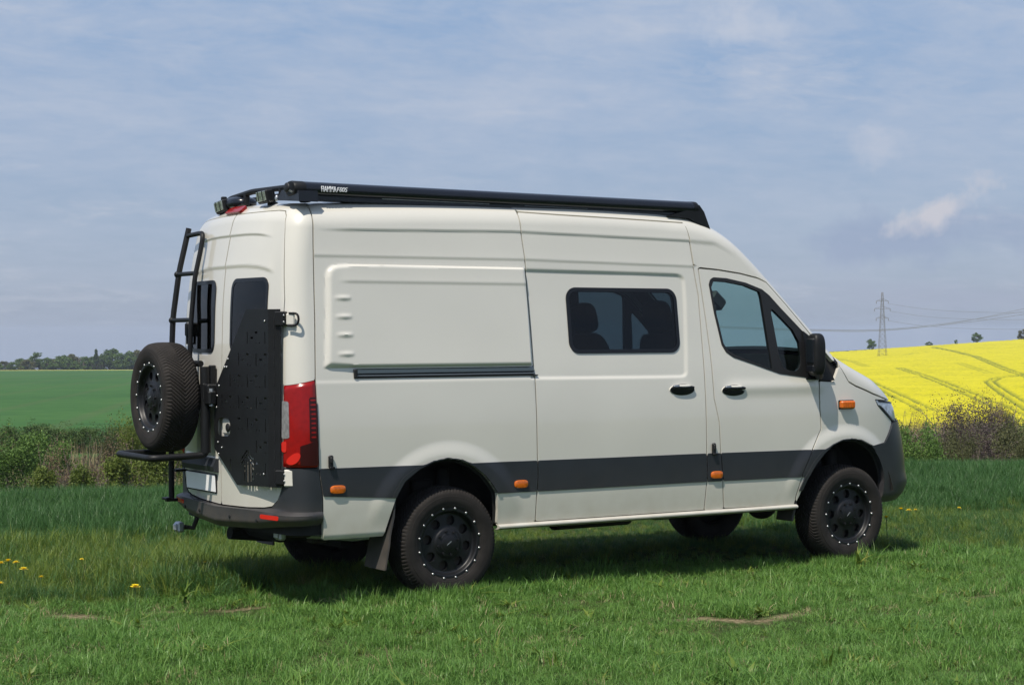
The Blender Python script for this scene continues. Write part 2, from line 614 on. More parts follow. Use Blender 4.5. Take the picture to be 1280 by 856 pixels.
def clip_grid(P, S, N=None, skirt=0.0):
    """keep the part of a grid of points where S < 0, cut cleanly along S = 0; its edges are turned in by skirt metres"""
    n, m = S.shape
    S = np.where(np.abs(S) < 2e-5, -2e-5, S)
    inside = S < 0
    V = P.reshape(-1, 3)
    idx = np.arange(n*m).reshape(n, m)
    c = inside[:-1, :-1].astype(int)+inside[1:, :-1]+inside[1:, 1:]+inside[:-1, 1:]
    a, b = np.nonzero(c == 4)
    quads = np.stack([idx[a, b], idx[a+1, b], idx[a+1, b+1], idx[a, b+1]], 1)
    Fc = quads.tolist()
    ext, key, segs, extn = [], {}, [], []
    Nf = None if N is None else N.reshape(-1, 3)
    Sf = S.ravel()

    def cut(i, j):
        k = (min(i, j), max(i, j))
        if k not in key:
            t = Sf[i]/(Sf[i]-Sf[j])
            key[k] = n*m+len(ext)
            ext.append(V[i]+(V[j]-V[i])*t)
            if Nf is not None:
                q = Nf[i]+(Nf[j]-Nf[i])*t
                extn.append(q/(np.linalg.norm(q)+1e-12))
        return key[k]
    A, B = np.nonzero((c > 0) & (c < 4))
    for i, j in zip(A, B):
        ring = [idx[i, j], idx[i+1, j], idx[i+1, j+1], idx[i, j+1]]
        poly, cuts = [], []
        for k in range(4):
            p, q = ring[k], ring[(k+1) % 4]
            if Sf[p] < 0:
                poly.append(int(p))
            if (Sf[p] < 0) != (Sf[q] < 0):
                e = cut(p, q)
                poly.append(e)
                cuts.append((e, Sf[p] < 0))
        if len(poly) >= 3:
            Fc.append(poly)
            if len(cuts) == 2:
                segs.append((cuts[0][0], cuts[1][0]) if cuts[0][1] else (cuts[1][0], cuts[0][0]))
    AV = np.concatenate([V, np.array(ext).reshape(-1, 3)]) if ext else V
    if skirt and Nf is not None and segs:
        AN = np.concatenate([Nf, np.array(extn).reshape(-1, 3)]) if extn else Nf
        # open rim of the grid itself
        for (i, j) in [((i, 0), (i+1, 0)) for i in range(n-1)]+[((i+1, m-1), (i, m-1)) for i in range(n-1)]:
            p, q = idx[i], idx[j]
            if Sf[p] < 0 and Sf[q] < 0:
                segs.append((int(p), int(q)))
        uniq = {}
        top, bot, add = [], [], []
        for (p, q) in segs:
            for w in (p, q):
                if w not in uniq:
                    uniq[w] = len(uniq)
                    add.append(w)
        add = np.array(add)
        k0 = len(AV)
        AV = np.concatenate([AV, AV[add], AV[add]-AN[add]*skirt])
        ku = len(add)
        for (p, q) in segs:
            a2, b2 = uniq[p], uniq[q]
            Fc.append((k0+a2, k0+b2, k0+ku+b2, k0+ku+a2))
    used = np.zeros(len(AV), bool)
    for f in Fc:
        used[list(f)] = True
    rem = np.cumsum(used)-1
    Fc = [[int(rem[i]) for i in f] for f in Fc]
    return AV[used], Fc

# ================================================================== THE VAN
# x forwards from the rear axle, y to the van's left, z up; one surface function gives the whole body


def cub(x, xs, ys):
    xs, ys = np.asarray(xs, float), np.asarray(ys, float)
    x = np.clip(x, xs[0], xs[-1])
    m = np.gradient(ys, xs)
    i = np.clip(np.searchsorted(xs, x)-1, 0, len(xs)-2)
    h = xs[i+1]-xs[i]
    t = (x-xs[i])/h
    return (2*t**3-3*t**2+1)*ys[i]+(t**3-2*t**2+t)*h*m[i]+(-2*t**3+3*t**2)*ys[i+1]+(t**3-t**2)*h*m[i+1]


ZW = [.2, .45, .7, .9, 1.3, 1.5, 1.8, 2.2, 2.5, 2.9]
WW = [.975, .985, 1.0, 1.005, 1.0, .985, .95, .90, .865, .81]
XT = [-1.3, -.9, -.2, .6, 1.6, 2.0, 2.2, 2.4, 2.6, 2.8, 3.0, 3.2, 3.4, 3.56, 3.7, 4.0, 4.3, 4.5, 4.7]
TT = [2.705, 2.73, 2.765, 2.785, 2.785, 2.77, 2.745, 2.685, 2.58, 2.415, 2.225, 2.025, 1.83, 1.69, 1.62, 1.495, 1.37, 1.255, 1.08]


def Wx(x, z):
    return cub(z, ZW, WW)-.16*np.clip((x-3.5)/1.0, 0, None)**2


def Tx(x):
    return cub(x, XT, TT)


def smax(a, b, r):
    A, B = np.maximum(a+r, 0), np.maximum(b+r, 0)
    return np.where((A > 0) & (B > 0), np.sqrt(A*A+B*B)-r, np.maximum(a, b))


def Xr(y, z):
    return cub(z, [.2, 1.2, 1.8, 2.06, 2.4, 2.6, 2.9], [-1.26, -1.26, -1.252, -1.243, -1.205, -1.165, -1.09])+.10*y*y


def Xf(y, z):
    return cub(z, [.2, .45, .6, .9, 1.1, 1.25, 1.4], [4.60, 4.66, 4.69, 4.66, 4.59, 4.54, 4.48])-.20*y*y


def body(x, y, z):
    gs = np.abs(y)-Wx(x, z)
    sl = (Tx(x+.02)-Tx(x-.02))/.04
    gt = (z-Tx(x)+.045*y*y/.8)/np.sqrt(1+sl*sl)
    r1 = np.interp(x, [2.0, 2.7, 3.3, 3.7, 4.2], [.15, .09, .07, .10, .14])
    s = smax(gs, gt, r1)
    s = smax(s, Xr(y, z)-x, .12)
    return smax(s, x-Xf(y, z), .36)


def hit(o, d, tmax=3.6):
    lo, hi = np.zeros(o.shape[:-1]), np.full(o.shape[:-1], tmax)
    for _ in range(30):
        m = (lo+hi)/2
        q = o+d*m[..., None]
        f = body(q[..., 0], q[..., 1], q[..., 2])
        lo, hi = np.where(f < 0, m, lo), np.where(f < 0, hi, m)
    return o+d*((lo+hi)/2)[..., None]


def normals(P):
    e = 2e-3
    x, y, z = P[..., 0], P[..., 1], P[..., 2]
    g = np.stack([body(x+e, y, z)-body(x-e, y, z), body(x, y+e, z)-body(x, y-e, z), body(x, y, z+e)-body(x, y, z-e)], -1)
    return g/(np.linalg.norm(g, axis=-1)[..., None]+1e-9)


def side_field(x0, x1, z0, z1, dx, dz, sgn=-1):
    X, Z = np.meshgrid(np.arange(x0, x1+dx, dx), np.arange(z0, z1+dz, dz), indexing='ij')
    o = np.stack([X, 0*X, Z], -1)
    d = np.zeros_like(o)
    d[..., 1] = sgn
    return hit(o, d)


def top_field(x0, x1, dx, drop, a0, a1, na):
    X, A = np.meshgrid(np.arange(x0, x1+dx, dx), np.linspace(a0, a1, na), indexing='ij')
    o = np.stack([X, 0*X, Tx(X)-drop], -1)
    d = np.stack([0*X, np.sin(A), np.cos(A)], -1)
    return hit(o, d)


def rear_field(w0, w1, z0, z1, dw, dz, elev=0):
    w = np.arange(w0, w1+dw, dw)
    zz = np.arange(z0, z1+dz, dz)
    el = np.zeros(len(zz))
    if elev:
        e = np.linspace(0, elev, 40)[1:]
        zz, el = np.concatenate([zz, np.full(len(e), zz[-1])]), np.concatenate([el, e])
    Wg, Zg = np.meshgrid(w, zz, indexing='ij')
    E = np.broadcast_to(el, Wg.shape)
    a = np.maximum(np.abs(Wg)-.7, 0)/.42*rad(95)
    piv = np.abs(Wg) > .7
    o = np.stack([np.full(Wg.shape, -.95), np.clip(Wg, -.7, .7), Zg], -1)
    d = np.stack([-np.cos(a)*np.cos(E), np.sign(Wg)*np.sin(a)*np.cos(E), np.sin(E)], -1)
    return hit(o, d)


def nose_field(a0, a1, z0, z1, na, dz):
    A, Z = np.meshgrid(np.linspace(a0, a1, na), np.arange(z0, z1+dz, dz), indexing='ij')
    o = np.stack([np.full(A.shape, 3.9), 0*A, Z], -1)
    d = np.stack([np.cos(A), np.sin(A), 0*A], -1)
    return hit(o, d)


def sst(x, a, b):
    t = np.clip((x-a)/(b-a), 0, 1)
    return t*t*(3-2*t)


def seam(pts):
    p = np.array(pts)
    o = np.argsort(p[:, 1])
    return lambda z: np.interp(z, p[o, 1], p[o, 0])


S1 = seam([(-.955, 2.75), (-.965, 2.654), (-.978, 2.426), (-.999, 1.892), (-1.019, 1.522), (-1.008, .941), (-.978, .762), (-.968, .44)])
SD_R = seam([(.654, 2.688), (.660, 2.552), (.684, 2.272), (.696, 1.755), (.697, 1.354), (.700, 1.016), (.703, .831), (.691, .502), (.69, .4)])
SD_F = seam([(2.142, 2.653), (2.164, 2.525), (2.182, 2.323), (2.210, 2.103), (2.211, 1.567), (2.210, 1.322), (2.213, .923), (2.217, .712), (2.199, .488)])
FD_R = seam([(2.229, 2.314), (2.260, 1.96), (2.282, 1.651), (2.292, 1.326), (2.335, 1.145), (2.347, .918), (2.369, .705), (2.386, .498)])
FD_POLY = [(2.229, 2.314), (2.414, 2.303), (2.631, 2.278), (2.80, 2.246), (2.888, 2.214), (3.066, 2.045), (3.256, 1.847), (3.40, 1.69),
           (3.40, 1.50), (3.333, 1.446), (3.334, 1.235), (3.346, 1.074), (3.246, .917), (3.152, .746), (3.099, .571), (3.086, .492), (2.387, .498),
           (2.369, .705), (2.347, .918), (2.335, 1.145), (2.292, 1.326), (2.282, 1.651), (2.260, 1.96)]
WIN = chaikin([(1.015, 2.158), (1.013, 1.683), (2.0, 1.678), (2.003, 1.90), (2.006, 2.152)], 0)
FWIN = [(2.318, 2.19), (2.333, 2.228), (2.365, 2.246), (2.489, 2.241), (2.676, 2.209), (2.834, 2.159), (2.90, 2.115), (2.999, 2.021), (3.249, 1.800),
        (3.40, 1.655), (3.39, 1.47), (3.22, 1.474), (2.945, 1.507), (2.684, 1.585), (2.499, 1.638), (2.431, 1.678), (2.394, 1.734), (2.346, 1.972)]
R_ARCH = [(-.55, .30), (-.512, .486), (-.452, .68), (-.430, .745), (-.375, .832), (-.258, .912), (-.15, .955), (-.039, .972), (.07, .957), (.171, .912),
          (.255, .852), (.308, .796), (.360, .725), (.376, .60), (.379, .30)]
F_ARCH = [(3.04, .30), (3.085, .47), (3.139, .575), (3.191, .685), (3.274, .80), (3.36, .88), (3.45, .942), (3.55, .976), (3.65, .984), (3.76, .968), (3.872, .923),
          (3.94, .87), (3.989, .814), (4.04, .72), (4.058, .643), (4.05, .55), (4.033, .479), (4.02, .30)]
BOX = [(-.948, 1.601), (-.919, 1.916), (-.902, 2.20), (-.890, 2.245), (-.862, 2.272), (-.82, 2.283), (-.495, 2.290), (.664, 2.285), (.678, 1.60)]
REC = chaikin([(-.2, 2.287), (1.95, 2.270), (2.075, 2.262), (2.098, 2.19), (2.054, 1.58), (2.045, 1.50), (1.96, 1.492), (-.2, 1.510)], 2)


def seg_step(v, half):
    return sst(v, -half, half)


def bump_side(x, y, z):
    """pressed creases, raised panel, recess, arch flares; metres outwards"""
    b = np.zeros(x.shape)
    rearfade = sst(x, -.97, -.80)
    # roof-side crease: the sheet above stands 7 mm proud
    zc = np.interp(x, [-.99, .587, 2.12, 2.40, 2.60, 2.8], [2.515, 2.544, 2.518, 2.503, 2.413, 2.25])
    k = np.interp(x, [-.95, -.7, 2.35, 2.62], [0, 1, 1, 0])
    b += .008*k*np.exp(-np.maximum(z-zc, 0)/.10)*seg_step(z-zc, .008)
    zg = np.interp(x, [-.98, .683, 2.18], [2.340, 2.346, 2.323])
    b += .005*np.exp(-np.maximum(z-zg, 0)/.07)*seg_step(z-zg, .007)*(x < 2.2)
    # raised panel behind the sliding door
    q = (x < .70) & (x > -1.0) & (z > 1.5) & (z < 2.36)
    if q.any():
        s = poly_sdf(x, z, BOX)
        left = np.clip(1-(x+.95)/.25, 0, 1)
        wid = .014+.030*left
        up = np.clip(-s/wid, 0, 1)
        b += .024*(1-(1-up)**2)*(s < 0)*q
        zr = 2.168
        b += .005*q*(s < 0)*np.exp(-np.maximum(z-zr, 0)/.07)*seg_step(z-zr, .007)*sst(x, -.84, -.72)
        for zv in (2.060, 1.936, 1.815, 1.688):
            dx = (x+.795)/.062
            w = np.clip(1-np.abs(dx), 0, 1)**.5*(.55+.45*np.clip((dx+1)/2, 0, 1))
            b += .012*q*w*np.exp(-((z-zv)/.012)**2)
    # recess round the side window of the sliding door
    if ((x > .66) & (x < 2.15)).any():
        s = poly_sdf(x, z, REC)
        b -= .011*sst(-s, -.003, .018)*(x > .66)
    # waist crease and the bulge below it
    zw = 1.508
    b += .004*sst(zw-z, -.010, .010)*np.exp(-np.maximum(zw-z, 0)/.12)*((x < .69))
    b += .010*np.exp(-((z-1.41)/.05)**2)*sst(x, 2.3, 2.6)*sst(3.5, x, x+.3)*np.where(x > 2.2, 1, 0)
    # flares over the wheel arches
    for cx, cz, r0, r1, h in ((-.03, .44, .53, .66, .014), (3.60, .45, .535, .66, .016)):
        r = np.sqrt((x-cx)**2+(z-cz)**2)
        b += h*(1-sst(r, r0+.02, r1))*sst(z, .5, .75)
    # sill turns under at the bottom
    b -= .020*sst(.50-z, 0.0, .05)
    return b


def bump_rear(x, y, z):
    b = np.zeros(x.shape)
    z1 = 2.505-.03*(np.abs(y)/.6)**4
    k = 1-sst(np.abs(y), .45, .66)
    b += .009*k*np.exp(-np.maximum(z-z1, 0)/.10)*seg_step(z-z1, .009)
    z2 = 2.288-.035*(np.abs(y)/.62)**4
    k = 1-sst(np.abs(y), .62, .72)
    b += .009*k*np.exp(-np.maximum(z-z2, 0)/.08)*seg_step(z-z2, .009)
    b += .006*sst(.96-z, -.012, .012)*(np.abs(y) < .8)*np.exp(-np.maximum(.96-z, 0)/.15)
    return b


van = empty('camper_van')
tag(van, 'light grey high-roof camper van with black awning, rear spare wheel and ladder', 'camper van')
GAP = .0046


def panel(name, P, sdf, m, parent, bump=None, off=0.0, skirt=.03, angle=38):
    N = normals(P)
    x, y, z = P[..., 0], P[..., 1], P[..., 2]
    S = sdf(x, y, z)
    b = np.full(x.shape, float(off))
    if bump is not None:
        b = b+bump(x, y, z)
    Q = P+N*b[..., None]
    i, j = P.shape[0]//2, P.shape[1]//2
    if np.cross(P[i+1, j]-P[i, j], P[i, j+1]-P[i, j])@N[i, j] < 0:      # wind every sheet so that it faces outwards
        Q, S, N = Q[:, ::-1], S[:, ::-1], N[:, ::-1]
    V, Fc = clip_grid(Q, S, N, skirt)
    if not len(Fc):
        raise RuntimeError('empty panel '+name)
    return finish(name, V, Fc, M[m], None, parent, True, angle)


def mx(*a):
    r = a[0]
    for q in a[1:]:
        r = np.maximum(r, q)
    return r


def mirror_of(o, parent, name=None):
    me = o.data.copy()
    n = len(me.vertices)
    co = np.empty(n*3, np.float32)
    me.vertices.foreach_get('co', co)
    co = co.reshape(-1, 3)
    co[:, 1] *= -1
    me.vertices.foreach_set('co', co.ravel())
    me.flip_normals()
    c = bpy.data.objects.new(name or o.name.split('.')[0], me)
    scene.collection.objects.link(c)
    c.parent = parent
    return c


fine_dx, fine_dz = .0125, .0095
arch_r = lambda x, z: -poly_sdf(x, z, R_ARCH)
arch_f = lambda x, z: -poly_sdf(x, z, F_ARCH)
win_sdf = lambda x, z, g=0.0: rbox(x, z, 1.012, 2.006-.012*0, 1.680, 2.156, .085)-g
fwin_sdf = lambda x, z, g=0.0: poly_sdf(x, z, FWIN)-g
RAILBOX = (-.735, .72, 1.528, 1.592)
SILL_Z = .498

# --- right side
P = side_field(-1.03, .71, .42, 2.72, fine_dx, fine_dz)
quarter = panel('side_panel', P, lambda x, y, z: mx(S1(z)+GAP-x, x-SD_R(z)+GAP, SILL_Z+.0-z-(x < -.4)*.03, z-2.715, arch_r(x, z),
                -rbox(x, z, *RAILBOX, .006)), 'paint', van, bump_side)
P = side_field(.63, 2.24, .49, 2.70, fine_dx, fine_dz)
sliding = panel('sliding_door', P, lambda x, y, z: mx(SD_R(z)+GAP-x, x-SD_F(z)+GAP, SILL_Z+.004-z,
                z-np.interp(x, [.65, 1.02, 1.59, 2.14], [2.688, 2.677, 2.666, 2.653])+GAP, -win_sdf(x, z, -.012)), 'paint', van, bump_side)
P = side_field(2.10, 2.42, .42, 2.70, fine_dx, fine_dz)
pillar = panel('door_pillar', P, lambda x, y, z: mx(SD_F(z)+GAP-x, np.where(z < 2.318, x-FD_R(z)+GAP, x-2.60), SILL_Z-z, z-2.335+np.maximum(x-2.18, 0)*.2+0*x),
               'paint', van, bump_side)
P = side_field(2.2, 3.45, .48, 2.33, fine_dx, fine_dz)
fdoor = panel('front_door', P, lambda x, y, z: mx(poly_sdf(x, z, FD_POLY)+GAP, -fwin_sdf(x, z, -.012)), 'paint', van, bump_side)
FEN = [(3.341, 1.447), (3.49, 1.437), (3.56, 1.56), (3.575, 1.549), (3.651, 1.432), (3.73, 1.396), (3.817, 1.369), (3.93, 1.330), (4.052, 1.297), (4.20, 1.268),
       (3.95, 1.290), (3.985, 1.235), (4.076, 1.171), (4.19, 1.102), (4.06, .938), (3.908, .921), (3.872, .923), (3.76, .968), (3.65, .984), (3.55, .976),
       (3.45, .942), (3.36, .88), (3.274, .80), (3.191, .685), (3.139, .575), (3.088, .480), (3.090, .492), (3.104, .571), (3.157, .746), (3.251, .917), (3.351, 1.074), (3.340, 1.235)]
P = side_field(3.07, 4.30, .45, 1.60, fine_dx, fine_dz)
fender = panel('front_wing', P, lambda x, y, z: poly_sdf(x, z, FEN)+GAP*.5, 'paint', van, bump_side)

# sill: the bright turned-under edge below the doors
P = side_field(.36, 3.13, .43, .51, .02, .006)
sill = panel('sill', P, lambda x, y, z: mx(z-SILL_Z+.001, .455-z, .378-x, x-3.10), 'paint', van, lambda x, y, z: .004+.026*sst(.499-z, 0, .012)-.045*sst(.474-z, 0, .02))

# grey cladding along the side
STR_T = lambda x: np.interp(x, [-1.0, -.4, .17, .7, 1.3, 2.04, 3.2, 3.4], [.942, .937, .934, .930, .927, .925, .916, .914])
STR_B = lambda x: np.interp(x, [-.98, -.44, .37, .7, 2.04, 3.2], [.759, .723, .716, .712, .712, .706])


def cladding(name, x0, x1, lo, hi, parent, arch=None, dx=.0125):
    P = side_field(x0, x1, .66, .96, dx, .008)
    return panel(name, P, lambda x, y, z: mx(lo(x, z)+GAP-x, x-hi(x, z)+GAP, STR_B(x)-z, z-STR_T(x), *( [arch(x, z)] if arch else [])), 'trim', parent, bump_side, off=.006, skirt=.012)


cladding('side_cladding', -1.03, .72, lambda x, z: S1(z), lambda x, z: SD_R(z), quarter, arch_r)
cladding('side_cladding', .66, 2.24, lambda x, z: SD_R(z), lambda x, z: SD_F(z), sliding)
cladding('side_cladding', 2.19, 2.40, lambda x, z: SD_F(z), lambda x, z: FD_R(z), pillar)
cladding('side_cladding', 2.32, 3.40, lambda x, z: FD_R(z), lambda x, z: np.interp(z, [.7, .746, .917, .95], [3.13, 3.150, 3.244, 3.27]), fdoor)
cladding('side_cladding', 3.10, 3.50, lambda x, z: np.interp(z, [.7, .746, .917, .95], [3.13, 3.150, 3.244, 3.27]), lambda x, z: x*0+3.5, fender, arch_f)

# dark lips of the wheel arches
P = side_field(-.58, .46, .60, 1.02, .008, .008)
panel('arch_lip', P, lambda x, y, z: mx(-poly_sdf(x, z, R_ARCH), poly_sdf(x, z, R_ARCH)-.028+.02*sst(z, .90, .95), STR_B(x)-z), 'trim', quarter, bump_side, off=.010, skirt=.05)
P = side_field(3.05, 4.10, .60, 1.03, .008, .008)
panel('arch_lip', P, lambda x, y, z: mx(-poly_sdf(x, z, F_ARCH), poly_sdf(x, z, F_ARCH)-.030+.022*sst(z, .89, .94), .60-z, x-3.93), 'trim', fender, bump_side, off=.010, skirt=.05)

# windows of the right side
P = side_field(.98, 2.04, 1.64, 2.20, .010, .010)
panel('window_frame', P, lambda x, y, z: mx(win_sdf(x, z), -win_sdf(x, z, -.028)), 'gloss', sliding, bump_side, off=.006, skirt=.035)
panel('window_pane', P, lambda x, y, z: win_sdf(x, z, -.026), 'glass_tint', sliding, bump_side, off=.002, skirt=0)
P = side_field(2.28, 3.43, 1.44, 2.27, .010, .010)
DIV = np.array([(2.818, 2.20), (2.872, 1.50), (2.962, 1.50), (2.93, 1.72), (2.893, 2.06), (2.865, 2.20)])
QG = np.array([(2.897, 2.018), (2.925, 1.84), (2.958, 1.565), (3.06, 1.525), (3.13, 1.53), (3.175, 1.60), (3.16, 1.80), (2.95, 1.985)])
DG = [(2.338, 2.17), (2.365, 2.218), (2.489, 2.213), (2.66, 2.188), (2.805, 2.142), (2.818, 2.10), (2.872, 1.545), (2.684, 1.605), (2.51, 1.660), (2.448, 1.695), (2.412, 1.745), (2.366, 1.972)]
panel('window_frame', P, lambda x, y, z: mx(fwin_sdf(x, z), -poly_sdf(x, z, DG), -poly_sdf(x, z, chaikin(QG, 1)),
      poly_sdf(x, z, FD_POLY)+.008), 'seal', fdoor, bump_side, off=.004, skirt=.03)
panel('window_pane', P, lambda x, y, z: poly_sdf(x, z, DG)-.006, 'glass_door', fdoor, bump_side, off=-.006, skirt=0)
panel('quarter_light', P, lambda x, y, z: poly_sdf(x, z, chaikin(QG, 1))-.006, 'glass_door', fdoor, bump_side, off=-.006, skirt=0)
P = side_field(3.20, 3.52, 1.42, 1.84, .008, .008)
tri = panel('mirror_base', P, lambda x, y, z: poly_sdf(x, z, [(3.20, 1.84), (3.262, 1.80), (3.386, 1.622), (3.494, 1.448), (3.20, 1.462)]), 'black', fdoor, bump_side, off=.014, skirt=.02)

# --- left side, seen only from other places: same pressings without a sliding door
P = side_field(-1.03, 2.40, .42, 2.72, .025, .02, 1)
lq = panel('side_panel', P, lambda x, y, z: mx(S1(z)+GAP-x, np.where(z < 2.318, x-FD_R(z)+GAP, x-2.142), SILL_Z-z, z-np.interp(x, [.6, .7, 2.14], [2.715, 2.68, 2.653])+.004, arch_r(x, z)), 'paint', van, bump_side)
cl = cladding('side_cladding', -1.03, 2.40, lambda x, z: S1(z), lambda x, z: FD_R(z), None, arch_r, .02)
mirror_of(cl, lq)
bpy.data.objects.remove(cl)
lfd = mirror_of(fdoor, van)
for ch in list(fdoor.children):
    mirror_of(ch, lfd)
lf = mirror_of(fender, van)
for ch in list(fender.children):
    mirror_of(ch, lf)
mirror_of(sill, van)

# --- roof, windscreen, bonnet
ZS_X = [-1.0, .64, .66, 1.02, 1.59, 2.144, 2.152, 2.170, 2.188, 2.229, 2.414, 2.631, 2.80, 2.888, 3.066, 3.256, 3.40, 3.50]
ZS_Z = [2.722, 2.722, 2.690, 2.680, 2.669, 2.656, 2.600, 2.525, 2.341, 2.320, 2.307, 2.282, 2.250, 2.218, 2.049, 1.851, 1.70, 1.60]
SCREEN = lambda x, y, z: rbox(x, np.abs(y), 2.74, 3.60, -.9, .775-.04*np.clip((x-2.7)/.9, 0, 1)*0, .06)
P = top_field(-.99, 3.56, .02, .46, rad(-96), rad(96), 190)
roof = panel('roof', P, lambda x, y, z: mx(np.interp(x, ZS_X, ZS_Z)+GAP*.6-z, S1(z)+GAP-x, x-3.52, -SCREEN(x, y, z)), 'paint', van, bump_side)
P = top_field(2.68, 3.66, .03, .46, rad(-80), rad(80), 60)
panel('windscreen', P, lambda x, y, z: SCREEN(x, y, z)+.002, 'glass_screen', van, None, off=-.008, skirt=0)
panel('screen_seal', P, lambda x, y, z: mx(SCREEN(x, y, z)+.002, -SCREEN(x, y, z)-.02), 'seal', van, None, off=-.002, skirt=.01)
BZ_X = [3.5, 3.572, 3.651, 3.73, 3.817, 3.93, 4.052, 4.20, 4.6]
BZ_Z = [1.60, 1.556, 1.439, 1.403, 1.376, 1.337, 1.304, 1.273, 1.235]
P = top_field(3.45, 4.56, .02, .62, rad(-93), rad(93), 150)
panel('bonnet', P, lambda x, y, z: mx(np.interp(x, BZ_X, BZ_Z)+GAP-z, 3.575-x-(np.abs(y) < .72)*.0, x-4.50+.2*y*y*0), 'paint', van,
      lambda x, y, z: .006*np.exp(-((np.abs(y)-.55)/.05)**2))
P = top_field(3.45, 3.62, .02, .6, rad(-85), rad(85), 60)
panel('cowl', P, lambda x, y, z: mx(3.52-x, x-3.57, np.interp(x, [3.5, 3.575], [1.60, 1.55])-z), 'black', van, None, off=-.004)

# --- nose
P = nose_field(rad(-90), rad(90), .42, 1.14, 160, .02)
BUMPER_TOP = lambda x: np.interp(x, [3.88, 3.908, 4.06, 4.19, 4.3], [.921, .921, .938, 1.098, 1.10])
fb = panel('front_bumper', P, lambda x, y, z: mx(z-BUMPER_TOP(x)+.002, -poly_sdf(x, z, F_ARCH), .455+.04*np.clip((x-4.0)/.5, 0, 1)*0-z, 3.885-x), 'trim', van,
           lambda x, y, z: .012+.022*np.exp(-((z-.60)/.07)**2)*sst(x, 4.15, 4.5)-.04*sst(.52-z, 0, .08), skirt=.05)
P = nose_field(rad(-90), rad(90), 1.08, 1.30, 160, .01)
HLP = [(3.945, 1.287), (4.05, 1.279), (4.19, 1.266), (4.62, 1.225), (4.66, 1.105), (4.191, 1.105), (4.076, 1.174), (3.985, 1.240)]
for s in (-1, 1):
    h = panel('headlight', P, lambda x, y, z: mx(poly_sdf(x, z, HLP)+.003, .50-s*y), 'hlamp', van, None, off=.004, skirt=.04)
    panel('headlight_bezel', P, lambda x, y, z: mx(poly_sdf(x, z, HLP)+.003, .50-s*y, -np.minimum(poly_sdf(x, z, HLP)+.018, np.abs((z-1.20)+.55*(x-4.10))-.012)), 'gloss', h, None, off=.007, skirt=.01)
panel('grille', P, lambda x, y, z: mx(np.abs(y)-.495, z-1.24, 1.105-z), 'black', van, None, off=-.01)

# --- rear
YE = lambda z: np.interp(z, [.60, .68, .72, .82, 1.0, 1.5, 2.05, 2.35, 2.55, 2.62, 2.66], [.62, .745, .80, .833, .843, .845, .838, .79, .745, .70, .62])
RD = [(-.004, .645), (-.40, .655), (-.62, .668), (-.72, .683), (-.79, .73), (-.828, .80), (-.841, .95), (-.843, 1.5), (-.836, 2.05), (-.79, 2.35), (-.752, 2.53), (-.725, 2.61),
      (-.68, 2.645), (-.60, 2.653), (-.004, 2.657)]
P = rear_field(-.95, .0, .62, 2.45, .0125, .0125, 60*math.pi/180)
RW = lambda y, z, g=0: rbox(-y, z, .135, .648, 1.695, 2.205, .075)-g
rdoor = panel('rear_door', P, lambda x, y, z: mx(poly_sdf(y, z, RD)+GAP*.7, -RW(y, z, -.014), x+.98), 'paint', van, bump_rear)
Pw = rear_field(-.75, -.03, 1.62, 2.28, .0125, .0125)
panel('window_frame', Pw, lambda x, y, z: mx(RW(y, z), -RW(y, z, -.026)), 'gloss', rdoor, bump_rear, off=.006, skirt=.03)
panel('window_pane', Pw, lambda x, y, z: RW(y, z, -.024), 'glass_rear', rdoor, None, off=.003, skirt=0)
ldoor = mirror_of(rdoor, van)
for ch in list(rdoor.children):
    mirror_of(ch, ldoor)
P = rear_field(-1.14, 1.14, .44, 2.42, .0125, .016, 82*math.pi/180)
TL_T = lambda x: np.interp(x, [-1.19, -1.02], [1.487, 1.524])
tail_s = lambda x, y, z: mx(z-TL_T(x), .950-z, np.interp(z, [.95, 1.5], [.846, .852])-np.abs(y), x-np.interp(z, [.946, 1.522], [-1.010, -1.022]))
panel('rear_frame', P, lambda x, y, z: mx(x-S1(z)+GAP, -np.maximum(poly_sdf(-np.abs(y), z, RD)-GAP*.7, x+1.0), .940-z, -tail_s(x, y, z)), 'paint', van, bump_rear)
Pt = rear_field(-1.14, -.80, .92, 1.55, .008, .010)
tl = panel('tail_light', Pt, lambda x, y, z: tail_s(x, y, z)+.003, 'red', van, lambda x, y, z: .014*sst(-tail_s(x, y, z), 0, .03), skirt=.05)
# its coloured fields, told apart by their place on the lens (u runs round the corner, z up)
uu = lambda x, y: (x+1.19)/.17
panel('clear_lens', Pt, lambda x, y, z: mx(rbox(uu(x, y)*.17, z, -.004, .021, 1.14, 1.385, .012), tail_s(x, y, z)+.006), 'clear', tl, None, off=.017, skirt=.006)
panel('smoked_lens', Pt, lambda x, y, z: mx(z-1.07-.06*np.clip(uu(x, y), 0, 1), .965-z, .066-uu(x, y)*.17, tail_s(x, y, z)+.006), 'reddark', tl, None, off=.0165, skirt=.006)
panel('smoked_lens', Pt, lambda x, y, z: mx(rbox(uu(x, y)*.17, z, .118, .166, 1.12, 1.41, .012), tail_s(x, y, z)+.006), 'reddark', tl, None, off=.0168, skirt=.006)
panel('bright_reflector', Pt, lambda x, y, z: mx(((uu(x, y)*.17-.040-.35*(z-1.01))/.024)**2+((z-1.01)/.040)**2-1, tail_s(x, y, z)*20), 'redbright', tl, None, off=.020, skirt=.006)
panel('bright_reflector', Pt, lambda x, y, z: rbox(uu(x, y)*.17, z, .002, .012, 1.05, 1.12, .004), 'redbright', tl, None, off=.0175, skirt=.006)
for k in range(9):
    zz = 1.145+k*.030
    panel('lens_rib', Pt, lambda x, y, z: rbox(uu(x, y)*.17, z, .124, .160, zz, zz+.012, .003), 'red', tl, None, off=.0185, skirt=.004)
ltl = mirror_of(tl, van)
for ch in list(tl.children):
    mirror_of(ch, ltl)
